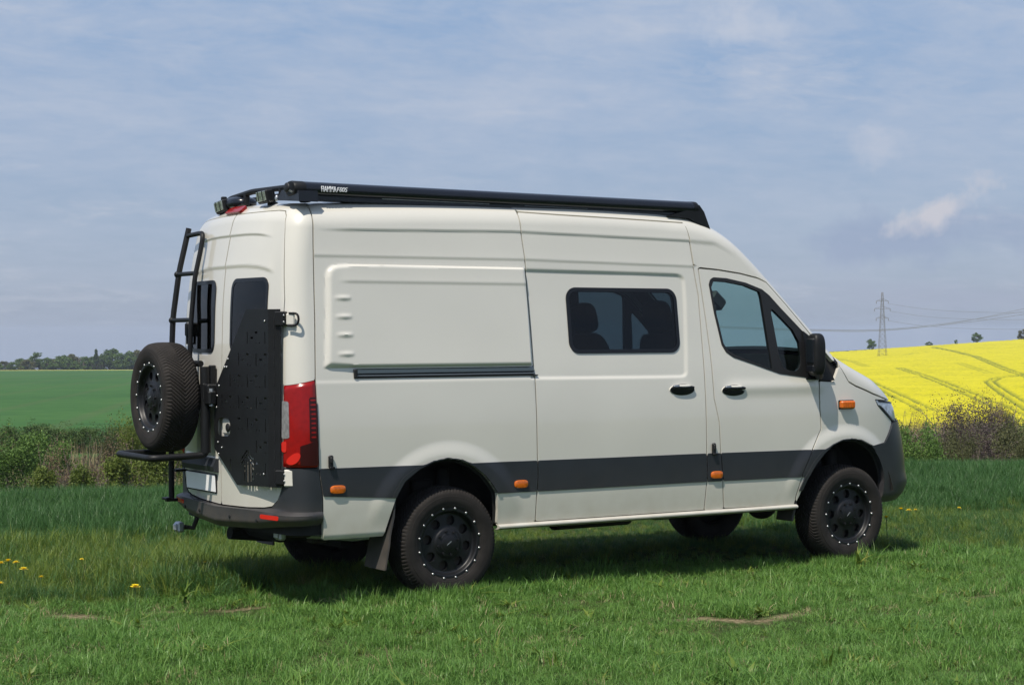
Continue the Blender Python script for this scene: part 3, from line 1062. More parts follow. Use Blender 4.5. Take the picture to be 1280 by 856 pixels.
# bumper: a ledge under the doors with corners rising to the tail lights
P = rear_field(-1.14, 1.14, .44, .96, .0125, .010)
BB = lambda y: np.interp(np.abs(y), [0, .56, .95], [.497, .527, .568])
rb_s = lambda x, y, z: mx(-(np.maximum(poly_sdf(-np.abs(y), z, RD)-.006, 0)*1.0+(poly_sdf(-np.abs(y), z, RD)-.006)*(poly_sdf(-np.abs(y), z, RD) < .006)), z-.944, BB(y)-z, x-S1(z)+GAP)
rb = panel('rear_bumper', P, rb_s, 'bumper', van,
           lambda x, y, z: .004+.050*sst(.665-z-.01*np.clip((np.abs(y)-.5)/.4, 0, 1), -.006, .012)*(1-.75*sst(x, -1.15, -1.0))-.045*sst(BB(y)+.05-z, 0, .06), skirt=.06)
RING = lambda x, y, z: rbox(-y, z, .655, .868, .603, .632, .010)
panel('reflector', rear_field(-.99, -.6, .58, .66, .008, .006), RING, 'redbright', rb, None, off=.056, skirt=.01)
mirror_of(rb.children[-1], rb)
# a brake light above the doors
brk = panel('brake_light', rear_field(-.25, .35, 2.2, 2.42, .02, .02, 75*math.pi/180), lambda x, y, z: mx(rbox(y, z, -.070, .210, 2.662, 2.702, .008), x+.99), 'red', van, None, off=.022, skirt=.04)

# --- inner shell: dark metal behind the gaps, with openings at the windows
E_ = .0
P = side_field(-1.12, 4.20, .50, 2.66, .04, .03)
sh = panel('inner_side', P, lambda x, y, z: mx(-win_sdf(x, z, .0), -fwin_sdf(x, z, .0), arch_r(x, z)-.02, arch_f(x, z)-.02, z-np.interp(x, [2.2, 3.5, 3.6, 4.3], [2.66, 1.62, 1.5, 1.24]), -rbox(x, z, *RAILBOX, .006)), 'dark', van, None, off=-.034, skirt=0, angle=None)
P = side_field(-1.12, 4.20, .50, 2.66, .05, .05, 1)
panel('inner_side', P, lambda x, y, z: mx(-fwin_sdf(x, z, .0), arch_r(x, z)-.02, arch_f(x, z)-.02, z-np.interp(x, [2.2, 3.5, 3.6, 4.3], [2.66, 1.62, 1.5, 1.24])), 'dark', van, None, off=-.034, skirt=0, angle=None)
P = rear_field(-1.12, 1.12, .5, 2.42, .05, .05, 80*math.pi/180)
panel('inner_rear', P, lambda x, y, z: mx(-RW(-np.abs(y), z, 0), x+.80), 'dark', van, None, off=-.034, skirt=0, angle=None)
P = top_field(-1.0, 3.5, .06, .46, rad(-93), rad(93), 60)
panel('headliner', P, lambda x, y, z: mx(-SCREEN(x, y, z)-.02, x-3.5, np.interp(x, ZS_X, ZS_Z)-.03-z), 'dark', van, None, off=-.036, skirt=0, angle=None)
b = MB()
b.box((1.74, 0, .53), (2.55, 1.90, .04), M['dark'])
b.box((1.6, 0, .555), (5.3, 1.06, .03), M['dark'])
b.box((-.85, 0, .60), (.62, 1.86, .03), M['dark'])
b.box((-.35, 0, .52), (1.5, 1.1, .04), M['dark'])
b.box((3.75, 0, .82), (.9, .95, .56), M['dark'])
b.build('floor_pan', van)

# ================================================================== WHEELS
def revolve(profile, n):
    """profile of (y, r) turned about the y axis; returns P[n+1, k, 3]"""
    th = np.linspace(0, 2*np.pi, n+1)
    pr = np.asarray(profile, float)
    T, I = np.meshgrid(th, np.arange(len(pr)), indexing='ij')
    y, r = pr[I, 0], pr[I, 1]
    return T, np.stack([r*np.sin(T), y, r*np.cos(T)], -1)


def grid_faces(n, m, wrap=True):
    i, j = np.meshgrid(np.arange(n), np.arange(m-1), indexing='ij')
    i2 = (i+1) % n if wrap else i+1
    return np.stack([i*m+j, i2*m+j, i2*m+j+1, i*m+j+1], -1).reshape(-1, 4)


YM = .112
tread_y = np.linspace(.014, .210, 61)
crown = .388-.010*np.abs((tread_y-YM)/.098)**3
lead = [(.030, .222), (.008, .226), (-.004, .236), (-.012, .258), (-.0135, .262), (-.0150, .263), (-.0150, .268), (-.0165, .270), (-.020, .300), (-.0195, .325), (-.0175, .326),
        (-.0165, .340), (-.012, .350), (-.004, .363), (.004, .371)]
tail = [(2*YM-y, r) for y, r in lead[::-1]]
prof = lead+list(zip(tread_y, crown))+tail
NL = 88
NT = NL*7
T, P = revolve(prof, NT)
P, T = P[:-1], T[:-1]
yv = P[..., 1]
ph = (T/(2*np.pi)*NL+np.abs(yv-YM)/.098*3.4) % 1.0
on = ((yv > .004) & (yv < 2*YM-.004)).astype(float)
depth = .0065*on*np.where((ph > .10) & (ph < .40), 1.0, 0.0)
# shoulder lugs carry a little way down the sidewall
sh_ = ((yv <= .004) & (yv > -.012)) | ((yv >= 2*YM-.004) & (yv < 2*YM+.012))
ph2 = (T/(2*np.pi)*NL+3.4) % 1.0
depth = depth+np.where(sh_ & (np.hypot(P[..., 0], P[..., 2]) > .345) & (ph2 > .10) & (ph2 < .42), .006, 0)
rr = np.hypot(P[..., 0], P[..., 2])
k = (rr-depth)/rr
P[..., 0] *= k
P[..., 2] *= k
# the tyre flattens a little where it stands
tyre = finish('tyre', P.reshape(-1, 3), grid_faces(NT, len(prof)), M['tyre'], None, None, True, 40)

rp = np.array([(.262, .000), (.258, -.006), (.224, -.006), (.220, -.003), (.216, .004), (.212, .020), (.207, .030), (.198, .033), (.120, .028), (.104, .024), (.097, .017), (.090, .014), (.070, .010), (.066, .006), (.055, .004), (.012, .004)])
rfine = np.linspace(.262, .012, 70)
T, P = revolve([(np.interp(r, rp[::-1, 0], rp[::-1, 1]), r) for r in rfine], 200)
cx, cz = P[..., 0], P[..., 2]
S = np.full(T.shape, -1.0)
for q in range(8):
    a = q*np.pi/4+.13
    S = np.maximum(S, .0335-np.hypot(cx-.157*np.sin(a), cz-.157*np.cos(a)))
V, Fc = clip_grid(P, S, np.broadcast_to(np.array([0, -1.0, 0]), P.shape), .035)
b = MB()
b.add(V, Fc, M['rim'])
T, Pb = revolve([(.000, .262), (.10, .245), (.20, .225)], 96)
b.add(Pb[:-1].reshape(-1, 3), grid_faces(96, 3), M['rim'])
a = np.arange(48)*2*np.pi/48
b.add([(.225*math.sin(t), .115, .225*math.cos(t)) for t in a], [list(range(48))], M['dark'])
b.add([(.20*math.sin(t), .07, .20*math.cos(t)) for t in a]+[(.03*math.sin(t), .07, .03*math.cos(t)) for t in a], [(i, (i+1) % 48, 48+(i+1) % 48, 48+i) for i in range(48)], M['liner'])
b.tube([(0, .014, 0), (0, .004, 0), (0, -.001, 0)], [.058, .056, .046], M['rim'], 32)
for q in range(8):
    a = q*np.pi/4+.13+np.pi/8
    b.tube([(.081*math.sin(a), .014, .081*math.cos(a)), (.081*math.sin(a), -.002, .081*math.cos(a))], .0085, M['black'], 8)
rim = b.build('rim', None, True, 40)
b = MB()
for q in range(16):
    a = (q+.35)*np.pi/8
    b.ellipsoid((.241*math.sin(a), -.007, .241*math.cos(a)), (.0085, .007, .0085), M['bolt'], 8, 6)
bolts = b.build('rim_bolts', None)
bolts['kind'] = 'stuff'
b = MB()
b.box((0, -.0018, 0), (.004, .002, .040), M['steel'], rotm(0, rad(50), 0))
b.box((.010, -.0018, .006), (.003, .002, .020), M['steel'], rotm(0, rad(50), 0))
mark = b.build('cap_mark', None)


def wheel(name, loc, rz, spin, first):
    w = empty(name, loc)
    w.rotation_euler = (0, spin, rz) if rz == 0 else Euler((0, spin, rz), 'YXZ')
    w.rotation_mode = 'YXZ' if rz else 'XYZ'
    w.parent = van
    for src in (tyre, rim, bolts, mark):
        c = src if first else src.copy()
        if not first:
            scene.collection.objects.link(c)
        c.parent = w
    return w


wheel('wheel', (0, -.968, .388), 0, 0.05, True)
wheel('wheel', (3.665, -.968, .388), 0, -.10, False)
wheel('wheel', (0, .968, .388), math.pi, 0, False)
wheel('wheel', (3.665, .968, .388), math.pi, 0, False)
sw = wheel('spare_wheel', (-1.605, .462, 1.382), -math.pi/2, 0.3, False)
sw['label'] = 'spare wheel carried on the rear door'

# wheel housings and mud flaps
for cx, top in ((-.03, .975), (3.60, .99)):
    for s in (-1, 1):
        b = MB()
        aa = np.linspace(rad(12), rad(168), 30)
        R1, cz = .575, .43
        ring = [(cx+R1*math.cos(t), cz+R1*math.sin(t)) for t in aa]
        V = [(x, s*.955, z) for x, z in ring]+[(x, s*.56, z) for x, z in ring]
        n = len(ring)
        b.add(V, [(i, i+1, n+i+1, n+i) for i in range(n-1)]+[list(range(n, 2*n))], M['liner'])
        b.box((cx+.02, s*.60, .62), (.16, .05, .36), M['liner'], ch=.01)
        b.tube([(cx+.16, s*.66, .40), (cx+.16, s*.66, .88)], .045, M['liner'], 12)
        b.build('wheel_housing', van)
for s in (-1, 1):
    b = MB()
    pts = [(-.440, .72), (-.455, .60), (-.490, .48), (-.505, .40), (-.525, .30), (-.535, .245)]
    V = []
    for i, (x, z) in enumerate(pts):
        wy = .11+.035*min(1, i/3)
        for y in (-wy, 0, wy):
            V.append((x-.006*(y == 0), s*.885+y, z))
    n = len(V)
    V = V+[(x+.012, y, z) for x, y, z in V]
    Fc = []
    for k0 in (0, n):
        for i in range(len(pts)-1):
            for j in (0, 1):
                Fc.append((k0+i*3+j, k0+i*3+j+1, k0+i*3+j+4, k0+i*3+j+3))
    rimv = [0, 1, 2, 5, 8, 11, 14, 17, 16, 15, 12, 9, 6, 3]
    for i in range(len(rimv)):
        p, q = rimv[i], rimv[(i+1) % len(rimv)]
        Fc.append((p, q, n+q, n+p))
    b.add(V, Fc, M['flap'])
    b.build('mud_flap', van, True, 50)
    b = MB()
    b.box((3.105, s*.88, .47), (.02, .20, .22), M['flap'], rotm(0, rad(14), 0), ch=.008)
    b.build('mud_flap', van)

# running gear below the floor
b = MB()
b.tube([(0, -.80, .40), (0, .80, .40)], .055, M['liner'], 12)
b.ellipsoid((0, 0, .40), (.16, .17, .17), M['liner'])
b.tube([(3.665, -.80, .40), (3.665, .80, .40)], .045, M['liner'], 12)
b.ellipsoid((3.665, .1, .40), (.14, .14, .14), M['liner'])
b.tube([(.1, 0, .44), (3.4, .05, .47)], .04, M['liner'], 10)
for s in (-1, 1):
    b.box((.0, s*.52, .48), (1.5, .07, .05), M['liner'], ch=.01)
    b.box((1.5, s*.42, .47), (5.0, .07, .10), M['dark'], ch=.01)
b.box((1.35, .55, .46), (1.1, .45, .16), M['dark'], ch=.03)
b.box((2.35, -.50, .47), (.8, .42, .12), M['dark'], ch=.03)
b.tube([(2.6, -.2, .43), (1.0, -.25, .43), (.3, -.30, .50), (-.3, -.45, .52), (-.9, -.55, .48)], .035, M['liner'], 10)
b.tube([(1.3, -.3, .43), (2.0, -.27, .43)], .09, M['liner'], 14)
b.tube([(-.2, -.72, .45), (-.55, -.60, .42), (-.85, -.50, .45)], .02, M['steel'], 8)
b.box((-.75, -.45, .42), (.12, .10, .06), M['liner'], ch=.01)
b.box((-.62, .30, .44), (.46, .62, .18), M['dark'], ch=.04)
b.tube([(-.30, .62, .40), (-.62, .60, .34), (-.95, .58, .38)], .05, M['dark'], 10)
b.tube([(-.45, -.30, .36), (-.45, .55, .34)], .045, M['dark'], 10)
b.build('running_gear', van)
for (x, y, z) in ((-1.235, .845, .415), (-1.085, -.575, .478)):
    b = MB()
    b.box((x, y, z), (.05, .095, .075), M['steel'], ch=.012)
    b.box((x-.03, y, z), (.02, .055, .050), M['steel'], ch=.008)
    b.tube([(x+.02, y, z), (x+.10, y*.97, z-.01)]+([(x+.55, y*.72, z-.05)] if y < 0 else [(x+.14, y*.96, z+.09)]), .018, M['liner'], 8)
    if y < 0:
        b.tube([(x, y, z+.02), (x+.01, y, z+.08)], .014, M['steel'], 8)
    b.build('jack_support', van)

# ================================================================== SIDE FITTINGS
def side_y(x, z, s=-1):
    q = hit(np.array([[x, 0.0, z]]), np.array([[0, float(s), 0]]))[0]
    return q[1]


b = MB()
x0, x1, z0, z1 = RAILBOX
y = side_y(0, 1.56)
b.box(((x0+x1)/2, y+.030, 1.560), (x1-x0, .01, .07), M['seal'])
b.box(((x0+x1)/2, y+.012, 1.573), (x1-x0-.05, .022, .030), M['rail'], ch=.004)
b.box(((x0+x1)/2, y+.012, 1.545), (x1-x0-.03, .018, .012), M['rail'], ch=.003)
b.box(((x0+x1)/2, y+.006, 1.531), (x1-x0, .03, .007), M['seal'])
b.box((x0+.012, y+.002, 1.560), (.026, .034, .060), M['seal'], ch=.005)
b.build('slide_rail', quarter)


def handle(x, z, parent, s=-1):
    b = MB()
    y = side_y(x, z, s)
    n = 28
    a = np.arange(n)*2*np.pi/n
    rings = []
    for k, (fr, d) in enumerate(((1.0, .002), (.97, -.006), (.86, -.008), (.78, .004), (.60, .028), (.25, .036))):
        rings.append([(x+.118*fr*math.cos(t), y+s*(-d), z+.043*fr*math.sin(t)) for t in a])
    V = [p for r in rings for p in r]
    Fc = [(k*n+i, k*n+(i+1) % n, (k+1)*n+(i+1) % n, (k+1)*n+i) for k in range(5) for i in range(n)]+[[5*n+i for i in range(n)]]
    b.add(V[:2*n], [f for f in Fc if max(f) < 2*n], M['paint'])
    b.add(V[n:3*n], [(i, (i+1) % n, n+(i+1) % n, n+i) for i in range(n)]+[[n+i for i in range(n)]], M['gloss'])
    b.ellipsoid((x, y+s*.016, z+.016), (.108, .014, .016), M['gloss'], 24, 8, 0.8)
    b.ellipsoid((x+.008, y+s*.012, z+.026), (.072, .018, .012), M['paint'], 24, 8, 0.8)
    b.ellipsoid((x-.058, y+s*.014, z+.025), (.034, .014, .013), M['rail'], 20, 8, 0.8)
    b.ellipsoid((x+.022, y+s*.002, z-.026), (.040, .006, .009), M['paint'], 16, 6)  # pale blob stands in for the light reflected low in the cup
    return b.build('door_handle', parent)


handle(1.990, 1.404, sliding)
handle(2.480, 1.390, fdoor)
handle(2.480, 1.390, lfd, 1)


def marker(x, z, parent, s=-1, w=.112, h=.056):
    b = MB()
    y = side_y(x, z, s)
    n = 24
    a = np.arange(n)*2*np.pi/n
    sp = lambda v: math.copysign(abs(v)**.6, v)
    V = []
    for fr, d in ((1.0, .002), (1.0, .014), (.86, .020), (.4, .022)):
        V += [(x+w/2*fr*sp(math.cos(t)), y+s*d, z+h/2*fr*sp(math.sin(t))) for t in a]
    b.add(V, [(k*n+i, k*n+(i+1) % n, (k+1)*n+(i+1) % n, (k+1)*n+i) for k in range(3) for i in range(n)]+[[3*n+i for i in range(n)]], M['amber'])
    V = [(x+(w/2+.008)*sp(math.cos(t)), y+s*(.001+.008*q), z+(h/2+.008)*sp(math.sin(t))) for q in (0, 1) for t in a]
    b.add(V, [(i, (i+1) % n, n+(i+1) % n, n+i) for i in range(n)]+[[n+i for i in range(n)]], M['trim'])
    return b.build('marker_light', parent)


marker(-.872, .800, quarter)
marker(.560, .771, quarter)
marker(2.303, .760, pillar)
b = MB()
y = side_y(3.608, 1.257)
b.box((3.608, y-.020, 1.257), (.148, .044, .062), M['amber'], ch=.012)
for k in range(4):
    b.box((3.566+.026*k, y-.043, 1.257), (.004, .004, .044), M['amber'])
b.box((3.608, y-.004, 1.257), (.158, .012, .072), M['black'], ch=.004)
ind = b.build('side_indicator', fender)

for (x, z) in ((-.925, .985), (2.272, .957)):
    b = MB()
    y = side_y(x, z)
    b.box((x, y-.012, z), (.034, .024, .085), M['black'], ch=.008)
    b.box((x, y-.024, z+.012), (.022, .016, .040), M['seal'], ch=.006)
    b.box((x+.006, y-.018, z-.040), (.040, .020, .016), M['black'], ch=.004)
    b.build('door_stop', quarter if x < 0 else pillar)

# mirrors
for s, dr in ((-1, fdoor), (1, lfd)):
    b = MB()
    cxm, cym, czm = 3.225, s*1.085, 1.655
    Rm = rotm(0, 0, s*rad(12))
    b.ellipsoid((cxm, cym, czm), (.056, .080, .165), M['black'], 28, 20, 0.55, Rm)
    q = np.array([-.046, 0, .02]) @ Rm.T
    b.box((cxm+q[0], cym+q[1], czm+.028), (.026, .122, .20), M['gloss'], Rm, ch=.012)
    q = np.array([-.046, 0, 0]) @ Rm.T
    b.box((cxm+q[0], cym+q[1], czm-.110), (.026, .115, .062), M['gloss'], Rm, ch=.010)
    b.tube([(3.33, s*.975, 1.495), (3.30, s*1.04, 1.488), (3.235, s*1.085, 1.520)], [.035, .032, .030], M['black'], 12)
    mo = b.build('side_mirror', dr)
if len([c for c in ldoor.children]) == 0:
    pass

# ================================================================== AWNING AND ROOF
def awn_z(x):
    return np.interp(x, [-1.12, 2.26], [-.002, -.020])


cs = chaikin([(-.675, 2.842), (-.760, 2.846), (-.812, 2.828), (-.823, 2.787), (-.805, 2.754), (-.735, 2.746), (-.665, 2.748)], 2)
b = MB()
n = len(cs)
xs = np.linspace(-1.000, 2.25, 12)
V = [(x, p[0], p[1]+awn_z(x)) for x in xs for p in cs]
b.add(V, [(k*n+i, k*n+(i+1) % n, (k+1)*n+(i+1) % n, (k+1)*n+i) for k in range(len(xs)-1) for i in range(n)], M['awning'])
aw = b.build('awning', van)
c0 = cs.mean(0)
for xa, xb, xc, sc, in ((-1.000, -1.070, -1.083, .90), (2.25, 2.287, 2.300, .82)):
    b = MB()
    V = [(xx, c0[0]+(p[0]-c0[0])*f, c0[1]+(p[1]-c0[1])*f+awn_z(xx)) for xx, f in ((xa, 1.02), (xb, 1.02), (xc, sc)) for p in cs]
    b.add(V, [(k*n+i, k*n+(i+1) % n, (k+1)*n+(i+1) % n, (k+1)*n+i) for k in range(2) for i in range(n)]+[[2*n+i for i in range(n)]], M['black'])
    if xa < 0:
        b.ellipsoid((-1.110, -.750, 2.795), (.012, .040, .034), M['seal'], 16, 8)
        b.tube([(-1.085, -.78, 2.765), (-1.105, -.78, 2.775), (-1.105, -.76, 2.79)], .006, M['steel'], 6)
    b.build('end_cap', aw)
b = MB()
b.box((.58, -.735, 2.730), (3.25, .085, .044), M['awning'], rotm(0, rad(.25), 0), ch=.006)
b.build('mounting_rail', aw)
b = MB()
b.box((.02, -.775, 2.744), (.86, .012, .008), M['steel'], rotm(0, rad(.3), 0), ch=.002)
b.box((1.02, -.775, 2.737), (.55, .010, .005), M['rail'], rotm(0, rad(.3), 0), ch=.002)
b.build('light_strip', aw)
for x in (-.95, .1, 1.3, 2.1):
    b = MB()
    b.box((x, -.70, 2.74), (.06, .10, .07), M['black'], ch=.012)
    b.build('mounting_bracket', aw)


def text(s, x, z, y, w, h, m, parent, name, shear=0.0, weight=0.0):
    cu = bpy.data.curves.new(name, 'FONT')
    cu.body = s
    cu.shear = shear
    cu.offset = weight
    cu.extrude = .003
    to = bpy.data.objects.new(name, cu)
    scene.collection.objects.link(to)
    bpy.context.view_layer.update()
    me = bpy.data.meshes.new_from_object(to.evaluated_get(bpy.context.evaluated_depsgraph_get()))
    bpy.data.objects.remove(to)
    co = np.empty(len(me.vertices)*3, np.float32)
    me.vertices.foreach_get('co', co)
    co = co.reshape(-1, 3)
    lo, hi = co.min(0), co.max(0)
    k = np.array([w, h])/(hi-lo)[:2]
    V = np.stack([x+(co[:, 0]-lo[0])*k[0], np.full(len(co), y)-co[:, 2], z+(co[:, 1]-lo[1])*k[1]], 1)
    me.vertices.foreach_set('co', V.astype(np.float32).ravel())
    me.materials.clear()
    me.materials.append(M[m])
    o = bpy.data.objects.new(name, me)
    scene.collection.objects.link(o)
    o.parent = parent
    return o


text('FIAMMA', -.890, 2.772, -.8215, .112, .038, 'letter', aw, 'lettering', 0, .006)
text('F80S', -.775, 2.776, -.8215, .080, .030, 'letter', aw, 'lettering', .3, .0)

# wind deflector at the front of the roof and roof bars
for s in (-1, 1):
    b = MB()
    b.prism([(2.00, 2.700), (2.18, 2.752), (2.262, 2.800), (2.300, 2.795), (2.345, 2.745), (2.410, 2.602), (2.385, 2.600), (2.30, 2.645), (2.2, 2.690)], 1, s*.795-.02, s*.795+.02, M['black'])
    dfl = b.build('wind_deflector' if s < 0 else 'deflector_cheek', van if s < 0 else dfl0, True, 30)
    if s < 0:
        dfl0 = dfl
b = MB()
V = []
for yy in np.linspace(-.79, .79, 17):
    V += [(2.285, yy, 2.80+.04*(1-(yy/.82)**2)), (2.36, yy, 2.70+.055*(1-(yy/.82)**2))]
V2 = [(x-.012, y, z) for x, y, z in V]
b.add(V+V2, [(2*i, 2*i+1, 2*i+3, 2*i+2) for i in range(16)]+[(34+2*i, 34+2*i+2, 34+2*i+3, 34+2*i+1) for i in range(16)]+[(2*i, 2*i+2, 34+2*i+2, 34+2*i) for i in range(16)], M['black'])
b.build('deflector_plate', dfl0)
for x in (-.75, .35, 1.45):
    b = MB()
    b.box((x, .02, 2.812), (.05, 1.56, .030), M['black'], ch=.006)
    for s in (-1, 1):
        b.box((x, s*.72, 2.775), (.07, .06, .07), M['black'], ch=.01)
    b.build('roof_bar', van)
b = MB()
b.tube(bez([(-1.02, -.80, 2.765), (-1.02, -.60, 2.812), (-1.02, .0, 2.822), (-1.02, .40, 2.795), (-1.00, .62, 2.72)], 6), .020, M['black'], 10)
b.ellipsoid((-1.00, .26, 2.755), (.10, .155, .050), M['awning'], 20, 12, .8)
b.prism([(-.50, 2.728), (-.585, 2.790), (-.70, 2.800), (-.85, 2.770), (-.85, 2.700)], 0, -1.07, -.93, M['awning'])
for yy in (-.48, .10, .50):
    b.box((-1.02, yy, 2.775), (.04, .03, .09), M['black'], ch=.006)
rb_ = b.build('lamp_bar', van)
for (yy, zz) in ((.372, 2.738), (-.355, 2.762)):
    b = MB()
    Rl = rotm(rad(-6 if yy > 0 else -2), rad(-10), 0)
    b.box((-1.085, yy, zz), (.055, .165, .090), M['black'], Rl, ch=.010)
    b.box((-1.116, yy, zz), (.012, .135, .066), M['lamp'], Rl, ch=.003)
    for k in range(5):
        b.box((-1.055, yy-.06+.03*k, zz), (.03, .008, .08), M['black'], Rl)
    for k in (-1, 1):
        b.box((-1.123, yy+k*.034, zz), (.004, .006, .066), M['rim'], Rl)
    b.box((-1.03, yy, zz-.05), (.06, .05, .03), M['black'], ch=.005)
    b.build('work_light', van)
b = MB()
b.ellipsoid((-1.07, -.505, 2.742), (.012, .016, .022), M['steel'], 10, 8)
b.build('eye_bolt', van)

# ================================================================== REAR FITTINGS
# ladder on the left door
lad = MB()
lad.tube(bez([(-1.175, .785, 2.60), (-1.252, .785, 2.281), (-1.300, .785, 1.95), (-1.315, .785, 1.60), (-1.315, .79, .70), (-1.315, .79, .62)]), .021, M['black'], 12)
ladder = lad.build('ladder', van)
b = MB()
b.tube(bez([(-1.187, .785, 2.545), (-1.195, .55, 2.552), (-1.208, .435, 2.548), (-1.225, .43, 2.45), (-1.276, .43, 2.229), (-1.305, .43, 1.93), (-1.318, .43, 1.60), (-1.318, .43, 1.10)]), .0175, M['black'], 12)
b.build('ladder_rail', ladder)
for x, z in ((-1.262, 2.262), (-1.305, 1.928), (-1.317, 1.66), (-1.317, 1.42)):
    b = MB()
    b.tube([(x, .785, z), (x, .43, z)], .0165, M['black'], 10)
    b.ellipsoid((x-.004, .785, z), (.024, .024, .024), M['black'], 10, 8)
    b.build('rung', ladder)
b = MB()
b.box((-1.315, .79, .622), (.09, .05, .022), M['black'], ch=.006)
b.box((-1.345, .80, .632), (.05, .09, .018), M['black'], ch=.005)
b.build('ladder_foot', ladder)
for z in (.84, .92):
    b = MB()
    b.box((-1.27, .74, z), (.09, .09, .018), M['black'], ch=.004)
    b.build('ladder_bracket', ladder)
b = MB()
b.box((-1.235, .64, 1.86), (.05, .06, .10), M['black'], ch=.01)
b.tube([(-1.19, .66, 1.76), (-1.24, .66, 1.76), (-1.24, .66, 1.88), (-1.19, .66, 1.88)], .012, M['black'], 8)
b.build('ladder_clamp', ladder)
# spare wheel carrier: tube frame with a tray under the tyre
b = MB()
b.tube(bez([(-1.335, .11, 1.60), (-1.335, .10, 1.0)], 8), .036, M['black'], 14)
b.tube(bez([(-1.335, .10, 1.06), (-1.335, .10, .985), (-1.72, .14, .972), (-1.72, .80, .972), (-1.36, .80, .972)], 8), .024, M['black'], 12)
b.tube([(-1.345, .16, 1.62), (-1.345, .62, 1.62), (-1.345, .72, 1.52), (-1.345, .74, .98)], .022, M['black'], 12)
carrier = b.build('wheel_carrier', van)
b = MB()
b.box((-1.35, .45, 1.382), (.03, .62, .10), M['black'], ch=.006)
b.box((-1.35, .45, 1.382), (.03, .10, .60), M['black'], ch=.006)
b.tube([(-1.36, .462, 1.382), (-1.48, .462, 1.382)], .055, M['black'], 16)
b.build('hub_mount', carrier)
b = MB()
b.box((-1.325, .085, 1.445), (.07, .17, .07), M['black'], ch=.010)
b.box((-1.330, .03, 1.385), (.06, .10, .10), M['black'], ch=.012)
b.box((-1.350, .10, 1.425), (.03, .06, .12), M['black'], ch=.006)
b.tube([(-1.335, .00, 1.33), (-1.335, .00, 1.45)], .016, M['steel'], 8)
b.box((-1.285, .10, 1.52), (.04, .05, .18), M['black'], ch=.006)
b.build('carrier_hinge', carrier)

# perforated storage plate on the right door
yg, zg = np.meshgrid(np.arange(.05, -.80, -.006), np.arange(.78, 2.01, .006), indexing='ij')
px = -1.30+(.03-yg)*(.035/.815)
P = np.stack([px, yg, zg], -1)
PL = [(.032, 1.035), (.030, 1.296), (-.003, 1.475), (-.225, 1.719), (-.465, 1.990), (-.785, 1.988), (-.788, .820), (-.320, .803)]
S = poly_sdf(yg, zg, PL)
S = np.maximum(S, -rbox(yg, zg, -.215, -.020, 1.125, 1.250, .05))


def slot(y, z, w, h):
    global S
    S = np.maximum(S, -rbox(yg, zg, y-w/2, y+w/2, z-h/2, z+h/2, min(w, h)*.45))


for i in range(6):
    yy = -.09-.130*i
    for j in range(8):
        zz = .93+.145*j
        sc = poly_sdf(np.array([[yy]]), np.array([[zz]]), PL)[0, 0]
        if sc > -.045 or (yy > -.26 and 1.06 < zz < 1.31) or (-.60 < yy < -.34 and zz < 1.10):
            continue
        if (i+j) % 2:
            slot(yy, zz, .011, .085)
            if sc < -.09:
                slot(yy-.065, zz, .040, .014)
        else:
            slot(yy, zz+.035, .040, .014)
            slot(yy, zz-.035, .012, .012)
            slot(yy-.05, zz-.035, .012, .012)
# cut-out emblem low on the plate: a roof over upright bars
ec = -.47
for k in range(2):
    d = np.abs((zg-(1.045-.03*k))+.75*np.abs(yg-ec))-.007
    S = np.maximum(S, -np.maximum(d, np.abs(yg-ec)-.085))
for k, (yy, h) in enumerate(((-.085, .15), (-.055, .17), (-.01, .18), (.035, .17))):
    slot(ec+yy, .92, .012, h)
for k in range(5):
    slot(ec-.085, .86+.033*k, .034, .016)
N = np.zeros_like(P)
N[..., 0] = -1
V, Fc = clip_grid(P, S, N, .004)
plate = finish('storage_plate', V, Fc, M['black'], None, van, True, 30)
b = MB()
b.prism([(-1.2655, -.786), (-1.2105, -.856), (-1.2070, -.853), (-1.2620, -.783)], 2, .818, 1.988, M['black'])
for j in range(9):
    z = .90+.125*j
    b.box((-1.2375, -.8215, z), (.008, .006, .080), M['seal'], rotm(0, 0, rad(38)), ch=.002)
b.build('plate_flange', plate)
b = MB()
for (yy, zz) in ((-.02, 1.40), (-.05, 1.47), (-.14, 1.60), (-.19, 1.655), (-.17, 1.60), (-.01, 1.32), (-.03, 1.08), (-.04, 1.00), (-.09, 1.045), (-.72, .90), (-.74, 1.91)):
    b.ellipsoid((-1.303+(.03-yy)*.043, yy, zz), (.005, .008, .008), M['bolt'], 8, 6)
b.build('plate_bolts', plate)['kind'] = 'stuff'
for z, long in ((1.925, 0), (.885, 1)):
    b = MB()
    b.box((-1.205, -.855, z), (.05, .075, .095), M['black'], rotm(0, 0, rad(38)), ch=.006)
    for dz in (-.022, .022):
        b.ellipsoid((-1.205, -.898, z+dz), (.006, .006, .007), M['bolt'], 8, 6)
    if long:
        b.box((-1.168, -.912, z-.004), (.030, .088, .112), M['paint'], rotm(0, 0, rad(41)), ch=.008)
        b.tube([(-1.115, -.952, z-.045), (-1.115, -.952, z+.045)], .012, M['black'], 8)
    else:
        b.tube(bez([(-1.17, -.905, z+.035), (-1.13, -.965, z+.035), (-1.13, -.965, z-.045), (-1.18, -.905, z-.045)], 5), .008, M['black'], 8)
        b.box((-1.16, -.905, z-.004), (.06, .020, .075), M['paint'], rotm(0, 0, rad(-50)), ch=.006)
    b.build('door_hinge', rdoor)
b = MB()
b.box((-1.262, -.12, 1.19), (.028, .15, .11), M['paint'], ch=.012)
b.ellipsoid((-1.280, -.155, 1.185), (.010, .035, .030), M['seal'], 14, 8)
b.build('door_handle', rdoor)
